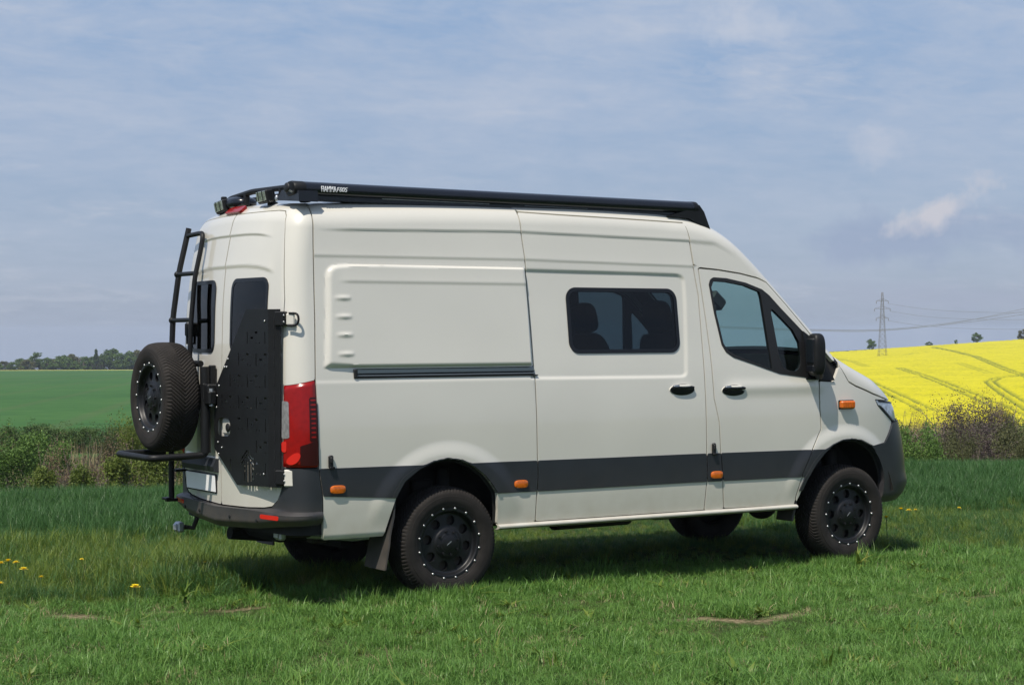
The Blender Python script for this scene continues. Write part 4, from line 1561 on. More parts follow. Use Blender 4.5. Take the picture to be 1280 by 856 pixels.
# number plate with its lamp housing
b = MB()
b.box((-1.262, .340, .782), (.020, .535, .135), M['seal'], rotm(0, rad(-3), 0), ch=.004)
b.box((-1.274, .340, .784), (.006, .520, .118), M['white'], rotm(0, rad(-3), 0), ch=.002)
b.build('number_plate', ldoor)
b = MB()
V, zz = [], 0
for x, w, z in ((-1.245, .31, .965), (-1.285, .295, .955), (-1.305, .285, .905), (-1.295, .29, .868), (-1.245, .30, .858)):
    V += [(x, .335-w, z), (x, .335+w, z)]
b.add(V, [(2*i, 2*i+1, 2*i+3, 2*i+2) for i in range(4)]+[[0, 2, 4, 6, 8], [9, 7, 5, 3, 1]], M['bumper'])
b.build('plate_lamp_housing', ldoor)
b = MB()
for yy in (-.25, .28, -.62, .62):
    b.tube([(-1.305+.10*yy*yy, yy, .585), (-1.322+.10*yy*yy, yy, .585)], .011, M['seal'], 12)
b.build('parking_sensors', rb)['kind'] = 'stuff'

# ================================================================== CABIN
def seat(y, x=2.22):
    b = MB()
    b.ellipsoid((x+.30, y, 1.06), (.28, .26, .10), M['seat'], 20, 10, .6)
    b.box((x+.30, y, .80), (.40, .40, .50), M['dark'], ch=.03)
    Rb = rotm(0, rad(-14), 0)
    b.ellipsoid((x+.02, y, 1.44), (.085, .26, .40), M['seat'], 20, 12, .55, Rb)
    s = b.build('front_seat', van, True, 60)
    b = MB()
    b.ellipsoid((x-.085, y, 1.95), (.060, .150, .125), M['seat'], 18, 10, .6, Rb)
    for k in (-.05, .05):
        b.tube([(x-.03, y+k, 1.72), (x-.07, y+k, 1.86)], .008, M['rail'], 6)
    b.build('headrest', s)


seat(-.50)
seat(.50)
b = MB()
b.ellipsoid((3.22, 0, 1.30), (.42, .92, .17), M['dash'], 24, 12, .6)
b.box((3.05, .0, 1.10), (.25, 1.7, .35), M['dash'], ch=.05)
b.build('dashboard', van)
b = MB()
a = np.linspace(0, 2*np.pi, 33)[:-1]
Rw = rotm(0, rad(-62), 0)
ring = (np.stack([.19*np.cos(a), .19*np.sin(a), 0*a], 1) @ Rw.T)+np.array([2.82, .50, 1.36])
b.tube(ring, .016, M['dash'], 8, closed=True)
b.tube([(2.82, .50, 1.36), (3.05, .50, 1.25)], .03, M['dash'], 8)
b.box((2.82, .50, 1.36), (.05, .34, .05), M['dash'], Rw, ch=.01)
b.build('steering_wheel', van)
b = MB()
b.box((2.99, -.02, 2.02), (.04, .24, .075), M['dash'], ch=.015)
b.box((3.07, .04, 2.09), (.16, .26, .11), M['dash'], rotm(0, rad(40), 0), ch=.02)
b.tube([(3.00, 0, 2.03), (3.08, 0, 2.10)], .014, M['dash'], 8)
b.box((2.966, -.02, 2.02), (.006, .22, .06), M['mirrorglass'], ch=.002)
b.build('rear_view_mirror', van)
for s in (-1, 1):
    b = MB()
    b.box((2.72, s*.42, 2.29), (.14, .42, .03), M['dash'], rotm(0, rad(25), 0), ch=.01)
    b.build('sun_visor', van)

# ================================================================== THE GROUND
def ss(x, a, b):
    t = np.clip((x-a)/(b-a), 0, 1)
    return t*t*(3-2*t)


def crest(t, s):
    return 19.0+5.5*np.clip(t/np.maximum(s, 1)+.28, -.2, .9)/.56


def ground_h(s, t):
    """height of the land, s metres ahead and t metres to the right of where the photographer stands"""
    s, t = np.asarray(s, float), np.asarray(t, float)
    c = crest(t, s)
    fall = ss(s, c-2.0, 52.0)
    valley = -4.75*fall
    far = np.maximum(s-115, 0)
    left = -.0115*np.minimum(far, 685)
    sp = 40*np.log1p(np.exp(np.clip((t-42)/40, -30, 30)))
    hill = .0655*sp*np.clip(far/685, 0, 1.0)*np.clip(1.35-.35*np.clip(far/685, 0, 1), 0, 2)
    beyond = -.055*np.maximum(s-800, 0)
    wav = .35*np.sin(s*.021+t*.013)*ss(s, 150, 300)*0
    near = (.015*np.sin(s*2.1+.7*t)+.012*np.sin(1.3*t-s*.8))*ss(s, 4, 9)*(1-ss(s, 22, 30))
    return valley+left+np.clip(hill, 0, 40)+beyond+near+wav


def gz(x, y):
    dx, dy = np.asarray(x)-CAM[0], np.asarray(y)-CAM[1]
    return ground_h(dx*DH[0]+dy*DH[1], dx*RH[0]+dy*RH[1])


def sheet(name, S, T, m, label):
    """terrain over a grid of s, t values"""
    x, y = wpt(S, T)
    V = np.stack([x, y, ground_h(S, T)], -1).reshape(-1, 3)
    o = finish(name, V, grid_faces(S.shape[0]-1, S.shape[1], False), m, None, None, True, None)
    # facing up
    if o.data.polygons[0].normal.z < 0:
        o.data.flip_normals()
    tag(o, label, None, None, 'structure')
    return o


def ground_mat(name, cols, scales=(0.35, 3.0), rough=0.95, bump=0.6, bscale=30):
    m = bpy.data.materials.new(name)
    m.use_nodes = True
    nt = m.node_tree
    b = nt.nodes['Principled BSDF']
    b.inputs['Roughness'].default_value = rough
    b.inputs['Specular IOR Level'].default_value = 0.1
    t = nt.nodes.new('ShaderNodeTexCoord')
    mixn = None
    for sc in scales:
        n = nt.nodes.new('ShaderNodeTexNoise')
        n.inputs['Scale'].default_value, n.inputs['Detail'].default_value = sc, 8
        n.inputs['Roughness'].default_value = 0.65
        nt.links.new(t.outputs['Object'], n.inputs['Vector'])
        if mixn is None:
            mixn = n.outputs['Fac']
        else:
            a = nt.nodes.new('ShaderNodeMath')
            a.operation = 'ADD'
            nt.links.new(mixn, a.inputs[0])
            nt.links.new(n.outputs['Fac'], a.inputs[1])
            mixn = a.outputs[0]
    mr = nt.nodes.new('ShaderNodeMapRange')
    mr.inputs[1].default_value, mr.inputs[2].default_value = .36*len(scales), .64*len(scales)
    nt.links.new(mixn, mr.inputs[0])
    cr = nt.nodes.new('ShaderNodeValToRGB')
    e = cr.color_ramp.elements
    while len(e) < len(cols):
        e.new(.5)
    for k, c in enumerate(cols):
        e[k].position, e[k].color = k/(len(cols)-1), (*c, 1)
    nt.links.new(mr.outputs[0], cr.inputs[0])
    nt.links.new(cr.outputs[0], b.inputs['Base Color'])
    bp = nt.nodes.new('ShaderNodeBump')
    bp.inputs['Strength'].default_value = bump
    bp.inputs['Distance'].default_value = 0.05
    n = nt.nodes.new('ShaderNodeTexNoise')
    n.inputs['Scale'].default_value, n.inputs['Detail'].default_value = bscale, 6
    nt.links.new(t.outputs['Object'], n.inputs['Vector'])
    nt.links.new(n.outputs['Fac'], bp.inputs['Height'])
    nt.links.new(bp.outputs[0], b.inputs['Normal'])
    return m, cr.outputs[0], b


# bare patches of straw and soil in the sward: s, t, half-lengths across and along, strength
SOIL = [(11.95, -2.86, .30, .12, 1.1), (12.05, -2.30, .22, .09, .8), (12.2, -1.80, .32, .08, .85), (12.4, -1.25, .22, .08, .6), (11.0, .08, .16, .07, 1.0), (11.05, .32, .22, .07, .9),
        (11.65, 1.35, .42, .09, 1.1), (11.75, 1.75, .22, .10, 1.0), (12.6, 3.25, .3, .12, .7), (12.45, -.85, .25, .1, .6),
        (10.3, -1.0, .15, .07, .6), (12.3, .45, .2, .08, .7), (12.0, 2.4, .25, .06, .8)]


def soil(s, t):
    k = np.zeros(np.shape(s))
    for a, b, w, l, g in SOIL:
        l = l*1.25
        k = np.maximum(k, g*np.exp(-((t-b)/w)**2-((s-a+.08*np.sin(9*t))/l)**2))
    return np.clip(k, 0, 1)


gm, gcol, gb = ground_mat('sward_floor', [(.030, .045, .014), (.050, .075, .022), (.085, .090, .035)], (1.5, 14), bump=.8, bscale=60)
nt = gm.node_tree
at = nt.nodes.new('ShaderNodeAttribute')
at.attribute_name = 'bare'
mxn = nt.nodes.new('ShaderNodeMix')
mxn.data_type = 'RGBA'
n = nt.nodes.new('ShaderNodeTexNoise')
n.inputs['Scale'].default_value, n.inputs['Detail'].default_value = 35, 8
cr = nt.nodes.new('ShaderNodeValToRGB')
cr.color_ramp.elements[0].position, cr.color_ramp.elements[1].position = .35, .65
cr.color_ramp.elements[0].color, cr.color_ramp.elements[1].color = (.13, .095, .055, 1), (.38, .31, .19, 1)
tcn = nt.nodes.new('ShaderNodeTexCoord')
nt.links.new(tcn.outputs['Object'], n.inputs['Vector'])
nt.links.new(n.outputs['Fac'], cr.inputs[0])
n5 = nt.nodes.new('ShaderNodeTexNoise')
n5.inputs['Scale'].default_value, n5.inputs['Detail'].default_value, n5.inputs['Roughness'].default_value = 9, 9, .7
nt.links.new(tcn.outputs['Object'], n5.inputs['Vector'])
ad = nt.nodes.new('ShaderNodeMath')
ad.operation = 'MULTIPLY'
nt.links.new(at.outputs['Fac'], ad.inputs[0])
nt.links.new(n5.outputs['Fac'], ad.inputs[1])
brk_ = nt.nodes.new('ShaderNodeMapRange')
brk_.inputs[1].default_value, brk_.inputs[2].default_value = .24, .48
nt.links.new(ad.outputs[0], brk_.inputs[0])
nt.links.new(brk_.outputs[0], mxn.inputs['Factor'])
nt.links.new(gcol, mxn.inputs['A'])
nt.links.new(cr.outputs[0], mxn.inputs['B'])
nt.links.new(mxn.outputs['Result'], gb.inputs['Base Color'])

# the meadow: one sheet under the viewer, the van and out to the foot of the valley; fine in front, coarse elsewhere
sv = np.concatenate([np.linspace(-60, 6, 12)[:-1], np.arange(6, 24, .07), np.linspace(24, 100, 60)])
tv = np.concatenate([np.linspace(-320, -9, 24)[:-1], np.arange(-9, 9, .09), np.linspace(9, 320, 24)])
SG, TG = np.meshgrid(sv, tv, indexing='ij')
meadow = sheet('meadow', SG, TG, gm, 'grassy meadow that falls away behind the van')
me = meadow.data
a = me.attributes.new('bare', 'FLOAT', 'POINT')
a.data.foreach_set('value', soil(SG, TG).astype(np.float32).ravel())

hm, *_ = ground_mat('crop_green', [(.030, .088, .024), (.044, .116, .029), (.064, .138, .036)], (.022, .25), bump=.5, bscale=1.5)
# drill rows and wheel tracks run up the green field
nt = hm.node_tree
cr0 = [q for q in nt.nodes if q.type == 'VALTORGB'][0]
pb = nt.nodes['Principled BSDF']
tcn = nt.nodes.new('ShaderNodeTexCoord')
mp = nt.nodes.new('ShaderNodeMapping')
mp.inputs['Rotation'].default_value = (0, 0, YAW-.14)
nt.links.new(tcn.outputs['Object'], mp.inputs['Vector'])
wv = nt.nodes.new('ShaderNodeTexWave')
wv.bands_direction = 'X'
wv.inputs['Scale'].default_value, wv.inputs['Distortion'].default_value = .030, .5
wv.inputs['Detail'].default_value, wv.inputs['Detail Scale'].default_value = 3, .4
nt.links.new(mp.outputs[0], wv.inputs['Vector'])
rp_ = nt.nodes.new('ShaderNodeMapRange')
rp_.inputs[1].default_value, rp_.inputs[2].default_value, rp_.inputs[3].default_value, rp_.inputs[4].default_value = .90, .99, 0, .30
nt.links.new(wv.outputs['Fac'], rp_.inputs[0])
mm = nt.nodes.new('ShaderNodeMix')
mm.data_type = 'RGBA'
mm.inputs['B'].default_value = (.085, .105, .045, 1)
nt.links.new(rp_.outputs[0], mm.inputs['Factor'])
nt.links.new(cr0.outputs[0], mm.inputs['A'])
nt.links.new(mm.outputs['Result'], pb.inputs['Base Color'])
SG, TG = np.meshgrid(np.concatenate([np.linspace(100, 300, 60), np.linspace(300, 770, 60)[1:]]), np.linspace(0, 1, 60), indexing='ij')
edge = 12+.02*SG
sheet('green_field', SG, edge-(edge+520)*(1-TG), hm, 'green crop field rising to the skyline behind the spare wheel')
ym, *_ = ground_mat('distant_yellow', [(.42, .42, .10), (.52, .50, .14)], (.05, .5))
SG, TG = np.meshgrid(np.linspace(770, 800, 4), np.linspace(0, 1, 30), indexing='ij')
edge = 12+.02*SG
sheet('distant_field_strip', SG, edge-(edge+520)*(1-TG), ym, 'thin pale yellow strip of field below the skyline trees')
bm_, *_ = ground_mat('far_land', [(.04, .07, .025), (.06, .09, .035)], (.01, .1))
SG, TG = np.meshgrid(np.linspace(800, 3000, 20), np.linspace(-2600, 2600, 40), indexing='ij')
sheet('far_land', SG, TG, bm_, 'land beyond the skyline')
for nm, t0, t1, s0, s1 in (('far_left_land', -2600, -508, -60, 800), ('far_right_land', 640, 2600, -60, 800)):
    SG, TG = np.meshgrid(np.concatenate([np.linspace(s0, 100, 8), np.linspace(100, s1, 30)[1:]]), np.linspace(t0, t1, 14), indexing='ij')
    sheet('side_land', SG, TG, bm_, 'land beside the fields, out of the picture')
SG, TG = np.meshgrid(np.linspace(-2600, -58, 8), np.linspace(-2600, 2600, 8), indexing='ij')
sheet('side_land', SG, TG, bm_, 'land behind the viewer, out of the picture')

# rapeseed in flower, with the wheel tracks of the sprayer through it
rm_, rcol, rb2 = ground_mat('rapeseed_flowers', [(.36, .34, .018), (.52, .47, .015), (.60, .535, .018)], (.10, .9), bump=.3, bscale=2.5)
nt = rm_.node_tree
at = nt.nodes.new('ShaderNodeAttribute')
at.attribute_name = 'track'
mm = nt.nodes.new('ShaderNodeMix')
mm.data_type = 'RGBA'
mm.inputs['B'].default_value = (.14, .17, .025, 1)
nt.links.new(at.outputs['Fac'], mm.inputs['Factor'])
nt.links.new(rcol, mm.inputs['A'])
nt.links.new(mm.outputs['Result'], rb2.inputs['Base Color'])
at2 = nt.nodes.new('ShaderNodeAttribute')
at2.attribute_name = 'stem'
m3 = nt.nodes.new('ShaderNodeMix')
m3.data_type = 'RGBA'
m3.inputs['B'].default_value = (.17, .17, .055, 1)
nt.links.new(at2.outputs['Fac'], m3.inputs['Factor'])
nt.links.new(mm.outputs['Result'], m3.inputs['A'])
nt.links.new(m3.outputs['Result'], rb2.inputs['Base Color'])


def look_hit(u, v, lift=0.0):
    """where the line of sight through a bearing meets the land"""
    d = np.array([*(DH), 0.0])*1.0
    dv = _d+CR*(u-640)/F_PX-CU*(v-428)/F_PX
    k = np.concatenate([np.linspace(100, 1000, 3000)])
    q = CAM+dv*k[:, None]
    sv_ = (q[:, 0]-CAM[0])*DH[0]+(q[:, 1]-CAM[1])*DH[1]
    tv_ = (q[:, 0]-CAM[0])*RH[0]+(q[:, 1]-CAM[1])*RH[1]
    below = q[:, 2] < ground_h(sv_, tv_)+lift
    i = int(np.argmax(below)) if below.any() else len(k)-1
    return sv_[i], tv_[i]


TRACKS = [[(1166, 434.2), (1190, 438.7), (1220.5, 446.3), (1238.7, 453.9), (1260, 463), (1278, 469), (1300, 477)],
          [(1290, 467), (1278, 469), (1245, 473.7), (1237, 477.5), (1245, 484.3), (1260, 495), (1280, 507), (1300, 520)],
          [(1123, 460), (1156.7, 470.6), (1184, 481), (1208, 491.9), (1247.8, 508.6), (1269, 519), (1290, 530)],
          [(1070, 470), (1090, 479.7), (1111, 490.4), (1141.5, 505.5), (1165, 517)],
          [(1199, 454), (1238.7, 467.6)], [(1040, 448), (1065, 452), (1085, 459)], [(1128, 444), (1160, 440)]]
sv = np.concatenate([np.linspace(112, 250, 170), np.linspace(250, 800, 260)[1:]])
SG, TG = np.meshgrid(sv, np.linspace(0, 1, 420), indexing='ij')
edge = 12+.02*SG
tmax = 60+.42*SG
TT_ = edge+(tmax-edge)*TG
rape = sheet('rapeseed_field', SG, TT_, rm_, 'bright yellow rapeseed field on the slope behind the bonnet')
trk = np.zeros(SG.shape)
for n_, tr in enumerate(TRACKS):
    pts = np.array([look_hit(u, v) for u, v in tr])
    # each pass leaves a pair of wheelings
    for off in (-.62, .62):
        for a, b in zip(pts[:-1], pts[1:]):
            e = b-a
            L = np.linalg.norm(e)
            nn_ = np.array([-e[1], e[0]])/L*off
            w = np.stack([SG-a[0]-nn_[0], TT_-a[1]-nn_[1]], -1)
            q = np.clip((w@e)/(L*L), 0, 1)
            d = np.linalg.norm(w-q[..., None]*e, axis=-1)
            wd = .24+.0006*SG
            trk = np.maximum(trk, np.clip(1.25-d/wd, 0, 1)*(1.0 if n_ < 4 else .5))
for nm, val in (('track', trk), ('stem', (1-ss(SG+4*np.sin(TT_*.35)+3*np.sin(TT_*1.1), 113, 135))*.8)):
    a = rape.data.attributes.new(nm, 'FLOAT', 'POINT')
    a.data.foreach_set('value', val.astype(np.float32).ravel())
# flower heads stand up raggedly
co = np.empty(len(rape.data.vertices)*3, np.float32)
rape.data.vertices.foreach_get('co', co)
co = co.reshape(-1, 3)
co[:, 2] += (RNG.random(len(co))*.26+.04-.30*np.clip(trk.ravel(), 0, 1)).astype(np.float32)
rape.data.vertices.foreach_set('co', co.ravel())
rape.data.update()
# the open side of the slope between the fields' right edge and the land beyond
SG, TG = np.meshgrid(np.linspace(100, 800, 30), np.linspace(0, 1, 10), indexing='ij')
sheet('side_land', SG, (60+.42*SG)+(650-(60+.42*SG))*TG, bm_, 'land right of the rapeseed, out of the picture')
SG, TG = np.meshgrid(np.linspace(99, 124, 8), np.linspace(13.5, 112, 40), indexing='ij')
sheet('field_margin', SG, TG, bm_, 'rough margin at the foot of the rapeseed')

# ================================================================== GRASS
def blade(V, Fc, x, y, h, w, lean, az, curl, rng):
    n0 = len(V)
    segs = 3
    ca, sa = math.cos(az), math.sin(az)
    fa = az+math.pi/2+rng.uniform(-.6, .6)
    wx, wy = math.cos(fa)*w/2, math.sin(fa)*w/2
    for k in range(segs+1):
        q = k/segs
        d = lean*h*(q**(1+curl))
        z = h*q*(1-.25*lean*q)
        k2 = 1-q**1.6
        if k < segs:
            V += [(x+ca*d-wx*k2, y+sa*d-wy*k2, z), (x+ca*d+wx*k2, y+sa*d+wy*k2, z)]
        else:
            V.append((x+ca*d, y+sa*d, z))
    for k in range(segs-1):
        a = n0+2*k
        Fc.append((a, a+1, a+3, a+2))
    a = n0+2*(segs-1)
    Fc.append((a, a+1, a+2))


def tuft(name, nb, r, h0, h1, w, lean, m, seed):
    rng = random.Random(seed)
    V, Fc = [], []
    for _ in range(nb):
        rr, aa = r*math.sqrt(rng.random()), rng.random()*2*math.pi
        blade(V, Fc, rr*math.cos(aa), rr*math.sin(aa), rng.uniform(h0, h1), w*rng.uniform(.7, 1.3), abs(rng.gauss(0, lean))+.08, rng.random()*2*math.pi, rng.uniform(.6, 1.4), rng)
    me = bpy.data.meshes.new(name)
    me.from_pydata(V, [], Fc)
    me.polygons.foreach_set('use_smooth', np.ones(len(me.polygons), bool))
    me.materials.append(m)
    return me


GM = {
    'short': leaf_mat('short_grass_blade', [(.058, .138, .028), (.101, .218, .043), (.160, .302, .062), (.268, .388, .100)], .32, .9, .42, .35),
    'mid': leaf_mat('rough_grass_blade', [(.070, .130, .019), (.120, .192, .028), (.185, .252, .042), (.30, .29, .080)], .32, .9, .45, .4),
    'wheat': leaf_mat('wheat_blade', [(.034, .095, .026), (.052, .130, .034), (.076, .170, .046), (.115, .210, .066)], .30, .35, .42, .25),
    'straw': leaf_mat('dry_straw', [(.22, .17, .08), (.36, .29, .16), (.48, .40, .24)], .15, 3, .8, .3),
}


def scatter(name, label, protos, pts, scale, rotz, tilt, which):
    """grass: tufts of blades set out on points with a geometry-node instancer"""
    col = bpy.data.collections.new(name+'_tufts')
    for k, me in enumerate(protos):
        o = bpy.data.objects.new('tuft_%02d' % k, me)
        col.objects.link(o)
    me = bpy.data.meshes.new(name)
    me.vertices.add(len(pts))
    me.vertices.foreach_set('co', np.asarray(pts, np.float32).ravel())
    for nm, ty, val in (('scl', 'FLOAT', scale), ('which', 'INT', which)):
        a = me.attributes.new(nm, ty, 'POINT')
        a.data.foreach_set('value', np.asarray(val, np.float32 if ty == 'FLOAT' else np.int32))
    a = me.attributes.new('rot', 'FLOAT_VECTOR', 'POINT')
    a.data.foreach_set('vector', np.stack([tilt[0], tilt[1], rotz], 1).astype(np.float32).ravel())
    o = bpy.data.objects.new(name, me)
    scene.collection.objects.link(o)
    ng = bpy.data.node_groups.new(name+'_scatter', 'GeometryNodeTree')
    ng.interface.new_socket('Geometry', in_out='INPUT', socket_type='NodeSocketGeometry')
    ng.interface.new_socket('Geometry', in_out='OUTPUT', socket_type='NodeSocketGeometry')
    N_, L_ = ng.nodes, ng.links
    gi, go = N_.new('NodeGroupInput'), N_.new('NodeGroupOutput')
    mp_ = N_.new('GeometryNodeMeshToPoints')
    ci = N_.new('GeometryNodeCollectionInfo')
    ci.inputs['Collection'].default_value = col
    ci.inputs['Separate Children'].default_value = True
    ci.inputs['Reset Children'].default_value = True
    ip_ = N_.new('GeometryNodeInstanceOnPoints')
    ip_.inputs['Pick Instance'].default_value = True
    L_.new(gi.outputs[0], mp_.inputs[0])
    L_.new(mp_.outputs[0], ip_.inputs['Points'])
    L_.new(ci.outputs[0], ip_.inputs['Instance'])
    for nm, ty, sock in (('which', 'INT', 'Instance Index'), ('rot', 'FLOAT_VECTOR', 'Rotation'), ('scl', 'FLOAT', 'Scale')):
        na = N_.new('GeometryNodeInputNamedAttribute')
        na.data_type = ty
        na.inputs['Name'].default_value = nm
        L_.new(na.outputs['Attribute'], ip_.inputs[sock])
    L_.new(ip_.outputs[0], go.inputs[0])
    md = o.modifiers.new('scatter', 'NODES')
    md.node_group = ng
    tag(o, label, None, None, 'stuff')
    return o


def strew(s0, s1, dens, half=.40, pad=1.0):
    """random ground points between two distances inside the field of view and a little beside it"""
    n = int(dens*(half*2*(s1**2-s0**2)/2+2*pad*(s1-s0)))
    s = np.sqrt(RNG.uniform(s0**2, s1**2, n))
    t = RNG.uniform(-1, 1, n)*(half*s+pad)
    return s, t


def under_wheel(x, y):
    k = np.zeros(x.shape, bool)
    for cx in (0, 3.665):
        for cy in (-.86, .86):
            k |= (np.abs(x-cx) < .20) & (np.abs(y-cy) < .13)
    return k


def lowf(s, t, a, b):
    return .5+.25*np.sin(a*s+.8*b*t+1.3)+.25*np.sin(b*t-1.7*a*s*.6+.4)+.12*np.sin(2.7*a*s-2.1*b*t)


def edge_mown(t):
    """how far the short sward reaches; beyond it stands the rough strip"""
    return np.interp(t, [-5, -1.6, .4, 3.5], [12.45, 12.72, 14.0, 15.1])+.10*np.sin(2.2*t)+.06*np.sin(5.1*t+1)


def edge_crop(t):
    return np.maximum(15.2, 17.2+.38*t)+.15*np.sin(1.1*t)


# short sward in front
pro = [tuft('short_tuft', 36, .085, .02, .075, .0042, 1.0, GM['short'], 10+k) for k in range(8)]
pro += [tuft('straw_tuft', 14, .085, .015, .06, .004, .9, GM['straw'], 30+k) for k in range(2)]
pro += [tuft('broad_leaf_weed', 11, .035, .05, .10, .020, 1.5, GM['mid'], 40+k) for k in range(2)]
pro += [tuft('tall_tuft', 26, .05, .06, .15, .0048, .7, GM['short'], 44+k) for k in range(2)]
s, t = strew(8.6, 16.2, 380)
ok = s < edge_mown(t)+RNG.normal(0, .12, len(s))
s, t = s[ok], t[ok]
bare = soil(s, t)
ok = RNG.random(len(s)) > np.clip(bare*1.3-.25, 0, .93)
s, t, bare = s[ok], t[ok], bare[ok]
x, y = wpt(s, t)
near_bare = np.clip(np.maximum(soil(s+.22, t), soil(s+.42, t)), 0, 1)
sc = (.45+.55*np.clip(lowf(s, t, 2.3, 3.1), 0, 1)+.65*np.clip(lowf(s*1.3, t, 7.1, 8.3), 0, 1)**2)*RNG.uniform(.65, 1.3, len(s))*(1-.5*bare)*(1-.55*near_bare)
wh = RNG.integers(0, 8, len(s))
wh = np.where(RNG.random(len(s)) < .08+.5*bare, RNG.integers(8, 10, len(s)), wh)
wh = np.where(RNG.random(len(s)) < .035*np.clip(lowf(s, t, 3.7, 4.9), 0, 1), RNG.integers(10, 12, len(s)), wh)
wh = np.where(RNG.random(len(s)) < .05*np.clip(lowf(s+3, t, 2.9, 3.3), 0, 1), RNG.integers(12, 14, len(s)), wh)
# longer blades stand up against the tyres
ex = np.concatenate([c+RNG.uniform(-.42, .42, 110) for c in (0, 3.665)])
ey = RNG.uniform(-1.22, -1.0, len(ex))
es, et = (ex-CAM[0])*DH[0]+(ey-CAM[1])*DH[1], (ex-CAM[0])*RH[0]+(ey-CAM[1])*RH[1]
s, t = np.concatenate([s, es]), np.concatenate([t, et])
x, y = np.concatenate([x, ex]), np.concatenate([y, ey])
sc = np.concatenate([sc, RNG.uniform(.55, 1.0, len(ex))])
wh = np.concatenate([wh, RNG.integers(12, 14, len(ex))])
short = scatter('short_grass', 'short green grass in front of the van', pro, np.stack([x, y, ground_h(s, t)], 1), sc, RNG.uniform(0, 6.28, len(s)), RNG.normal(0, .12, (2, len(s))), wh)

# rough strip with longer, yellower grass, some of it under the van
pro = [tuft('rough_tuft', 34, .085, .07, .19, .0050, .60, GM['mid'], 50+k) for k in range(7)]
pro += [tuft('dark_tuft', 34, .085, .07, .20, .0052, .60, GM['wheat'], 60+k) for k in range(4)]
pro += [tuft('straw_tuft', 12, .085, .04, .14, .004, .8, GM['straw'], 70+k) for k in range(2)]
s, t = strew(11.3, 19.6, 250)
ok = (s > edge_mown(t)-RNG.exponential(.10, len(s))) & (s < edge_crop(t)+RNG.normal(0, .35, len(s)))
s, t = s[ok], t[ok]
x, y = wpt(s, t)
ok = ~under_wheel(x, y) & (RNG.random(len(s)) > soil(s, t))
s, t, x, y = s[ok], t[ok], x[ok], y[ok]
front = np.clip((s-edge_mown(t))/.9, 0, 1)
sc = (.50+.50*front)*(.65+.5*np.clip(lowf(s, t, 1.7, 2.3), 0, 1))*RNG.uniform(.75, 1.2, len(s))
right = .55*ss(t, -.4, .8)
sc *= 1-.25*right
sc *= np.where((x > .55) & (x < 4.7) & (y > -.95), .52, 1.0)
sc *= 1-.25*ss(s, 15.5, 17)
wh = np.where(RNG.random(len(s)) < .25+.55*right, RNG.integers(7, 11, len(s)), RNG.integers(0, 7, len(s)))
wh = np.where(RNG.random(len(s)) < .05, RNG.integers(11, 13, len(s)), wh)
rough = scatter('rough_grass', 'longer yellowish grass strip beside and under the van', pro, np.stack([x, y, ground_h(s, t)], 1), sc, RNG.uniform(0, 6.28, len(s)), RNG.normal(0, .13, (2, len(s))), wh)

# a dark clump and the ragged bank at its edge
s = np.concatenate([RNG.normal(13.0, .12, 260), RNG.normal(12.75, .10, 200)])
t = np.concatenate([RNG.normal(-2.32, .24, 260), RNG.uniform(-3.8, -1.9, 200)])
x, y = wpt(s, t)
clump = scatter('long_grass', 'dark tuft of long grass standing left of the van', pro, np.stack([x, y, ground_h(s, t)], 1), RNG.uniform(.8, 1.35, len(s))*np.where(np.arange(len(s)) < 260, 1, .62), RNG.uniform(0, 6.28, len(s)), RNG.normal(0, .18, (2, len(s))), RNG.integers(4, 11, len(s)))

# young wheat behind
pro = [tuft('wheat_tuft', 32, .10, .14, .29, .0070, .50, GM['wheat'], 80+k) for k in range(8)]
s, t = strew(13.5, 27.0, 120, .42, 1.2)
ok = (s > edge_crop(t)+RNG.normal(0, .2, len(s)))
s, t = s[ok], t[ok]
x, y = wpt(s, t)
ok = ~under_wheel(x, y)
s, t, x, y = s[ok], t[ok], x[ok], y[ok]
sc = (.72+.35*np.clip(lowf(s, t, .9, 1.1), 0, 1))*RNG.uniform(.8, 1.15, len(s))*(.65+.35*np.clip((s-edge_crop(t))/1.2, 0, 1))
sc *= np.where((x > -1.2) & (x < 4.5) & (np.abs(y) < .9), .62, 1)
wheat = scatter('wheat_crop', 'dark green young wheat growing behind the van', pro, np.stack([x, y, ground_h(s, t)], 1), sc, RNG.uniform(0, 6.28, len(s)), RNG.normal(0, .08, (2, len(s))), RNG.integers(0, 8, len(s)))

# ================================================================== TREES AND BUSHES
LM = {
    'dark': leaf_mat('leaf_dark_green', [(0.033, 0.064, 0.018), (0.067, 0.117, 0.030), (0.116, 0.179, 0.046)], .22, .45),
    'green': leaf_mat('leaf_green', [(0.064, 0.120, 0.026), (0.120, 0.212, 0.043), (0.204, 0.303, 0.064)], .25, .5),
    'yellow': leaf_mat('leaf_yellow_green', [(0.070, 0.104, 0.019), (0.128, 0.174, 0.032), (0.210, 0.246, 0.046)], .28, .5),
    'olive': leaf_mat('leaf_olive', [(0.058, 0.065, 0.026), (0.102, 0.109, 0.041), (0.152, 0.152, 0.061)], .22, .5),
    'bud': leaf_mat('leaf_buds_brown', [(0.133, 0.091, 0.057), (0.204, 0.143, 0.087), (0.278, 0.196, 0.120)], .2, .6),
    'mauve': leaf_mat('twig_buds_mauve', [(0.067, 0.049, 0.045), (0.103, 0.078, 0.070), (0.141, 0.110, 0.095)], .15, .7),
    'far': leaf_mat('leaf_far_green', [(0.047, 0.090, 0.020), (0.089, 0.154, 0.032), (0.140, 0.214, 0.050)], .2, .2),
    'bark': mat('bark', (0.109, 0.087, 0.070), .9, var=.35, vscale=4),
    'twig': mat('bare_twigs', (0.181, 0.145, 0.113), .9, var=.35, vscale=2),
    'dry': leaf_mat('dry_stems', [(0.189, 0.152, 0.080), (0.290, 0.232, 0.123), (0.377, 0.304, 0.174)], .1, 1.2),
}


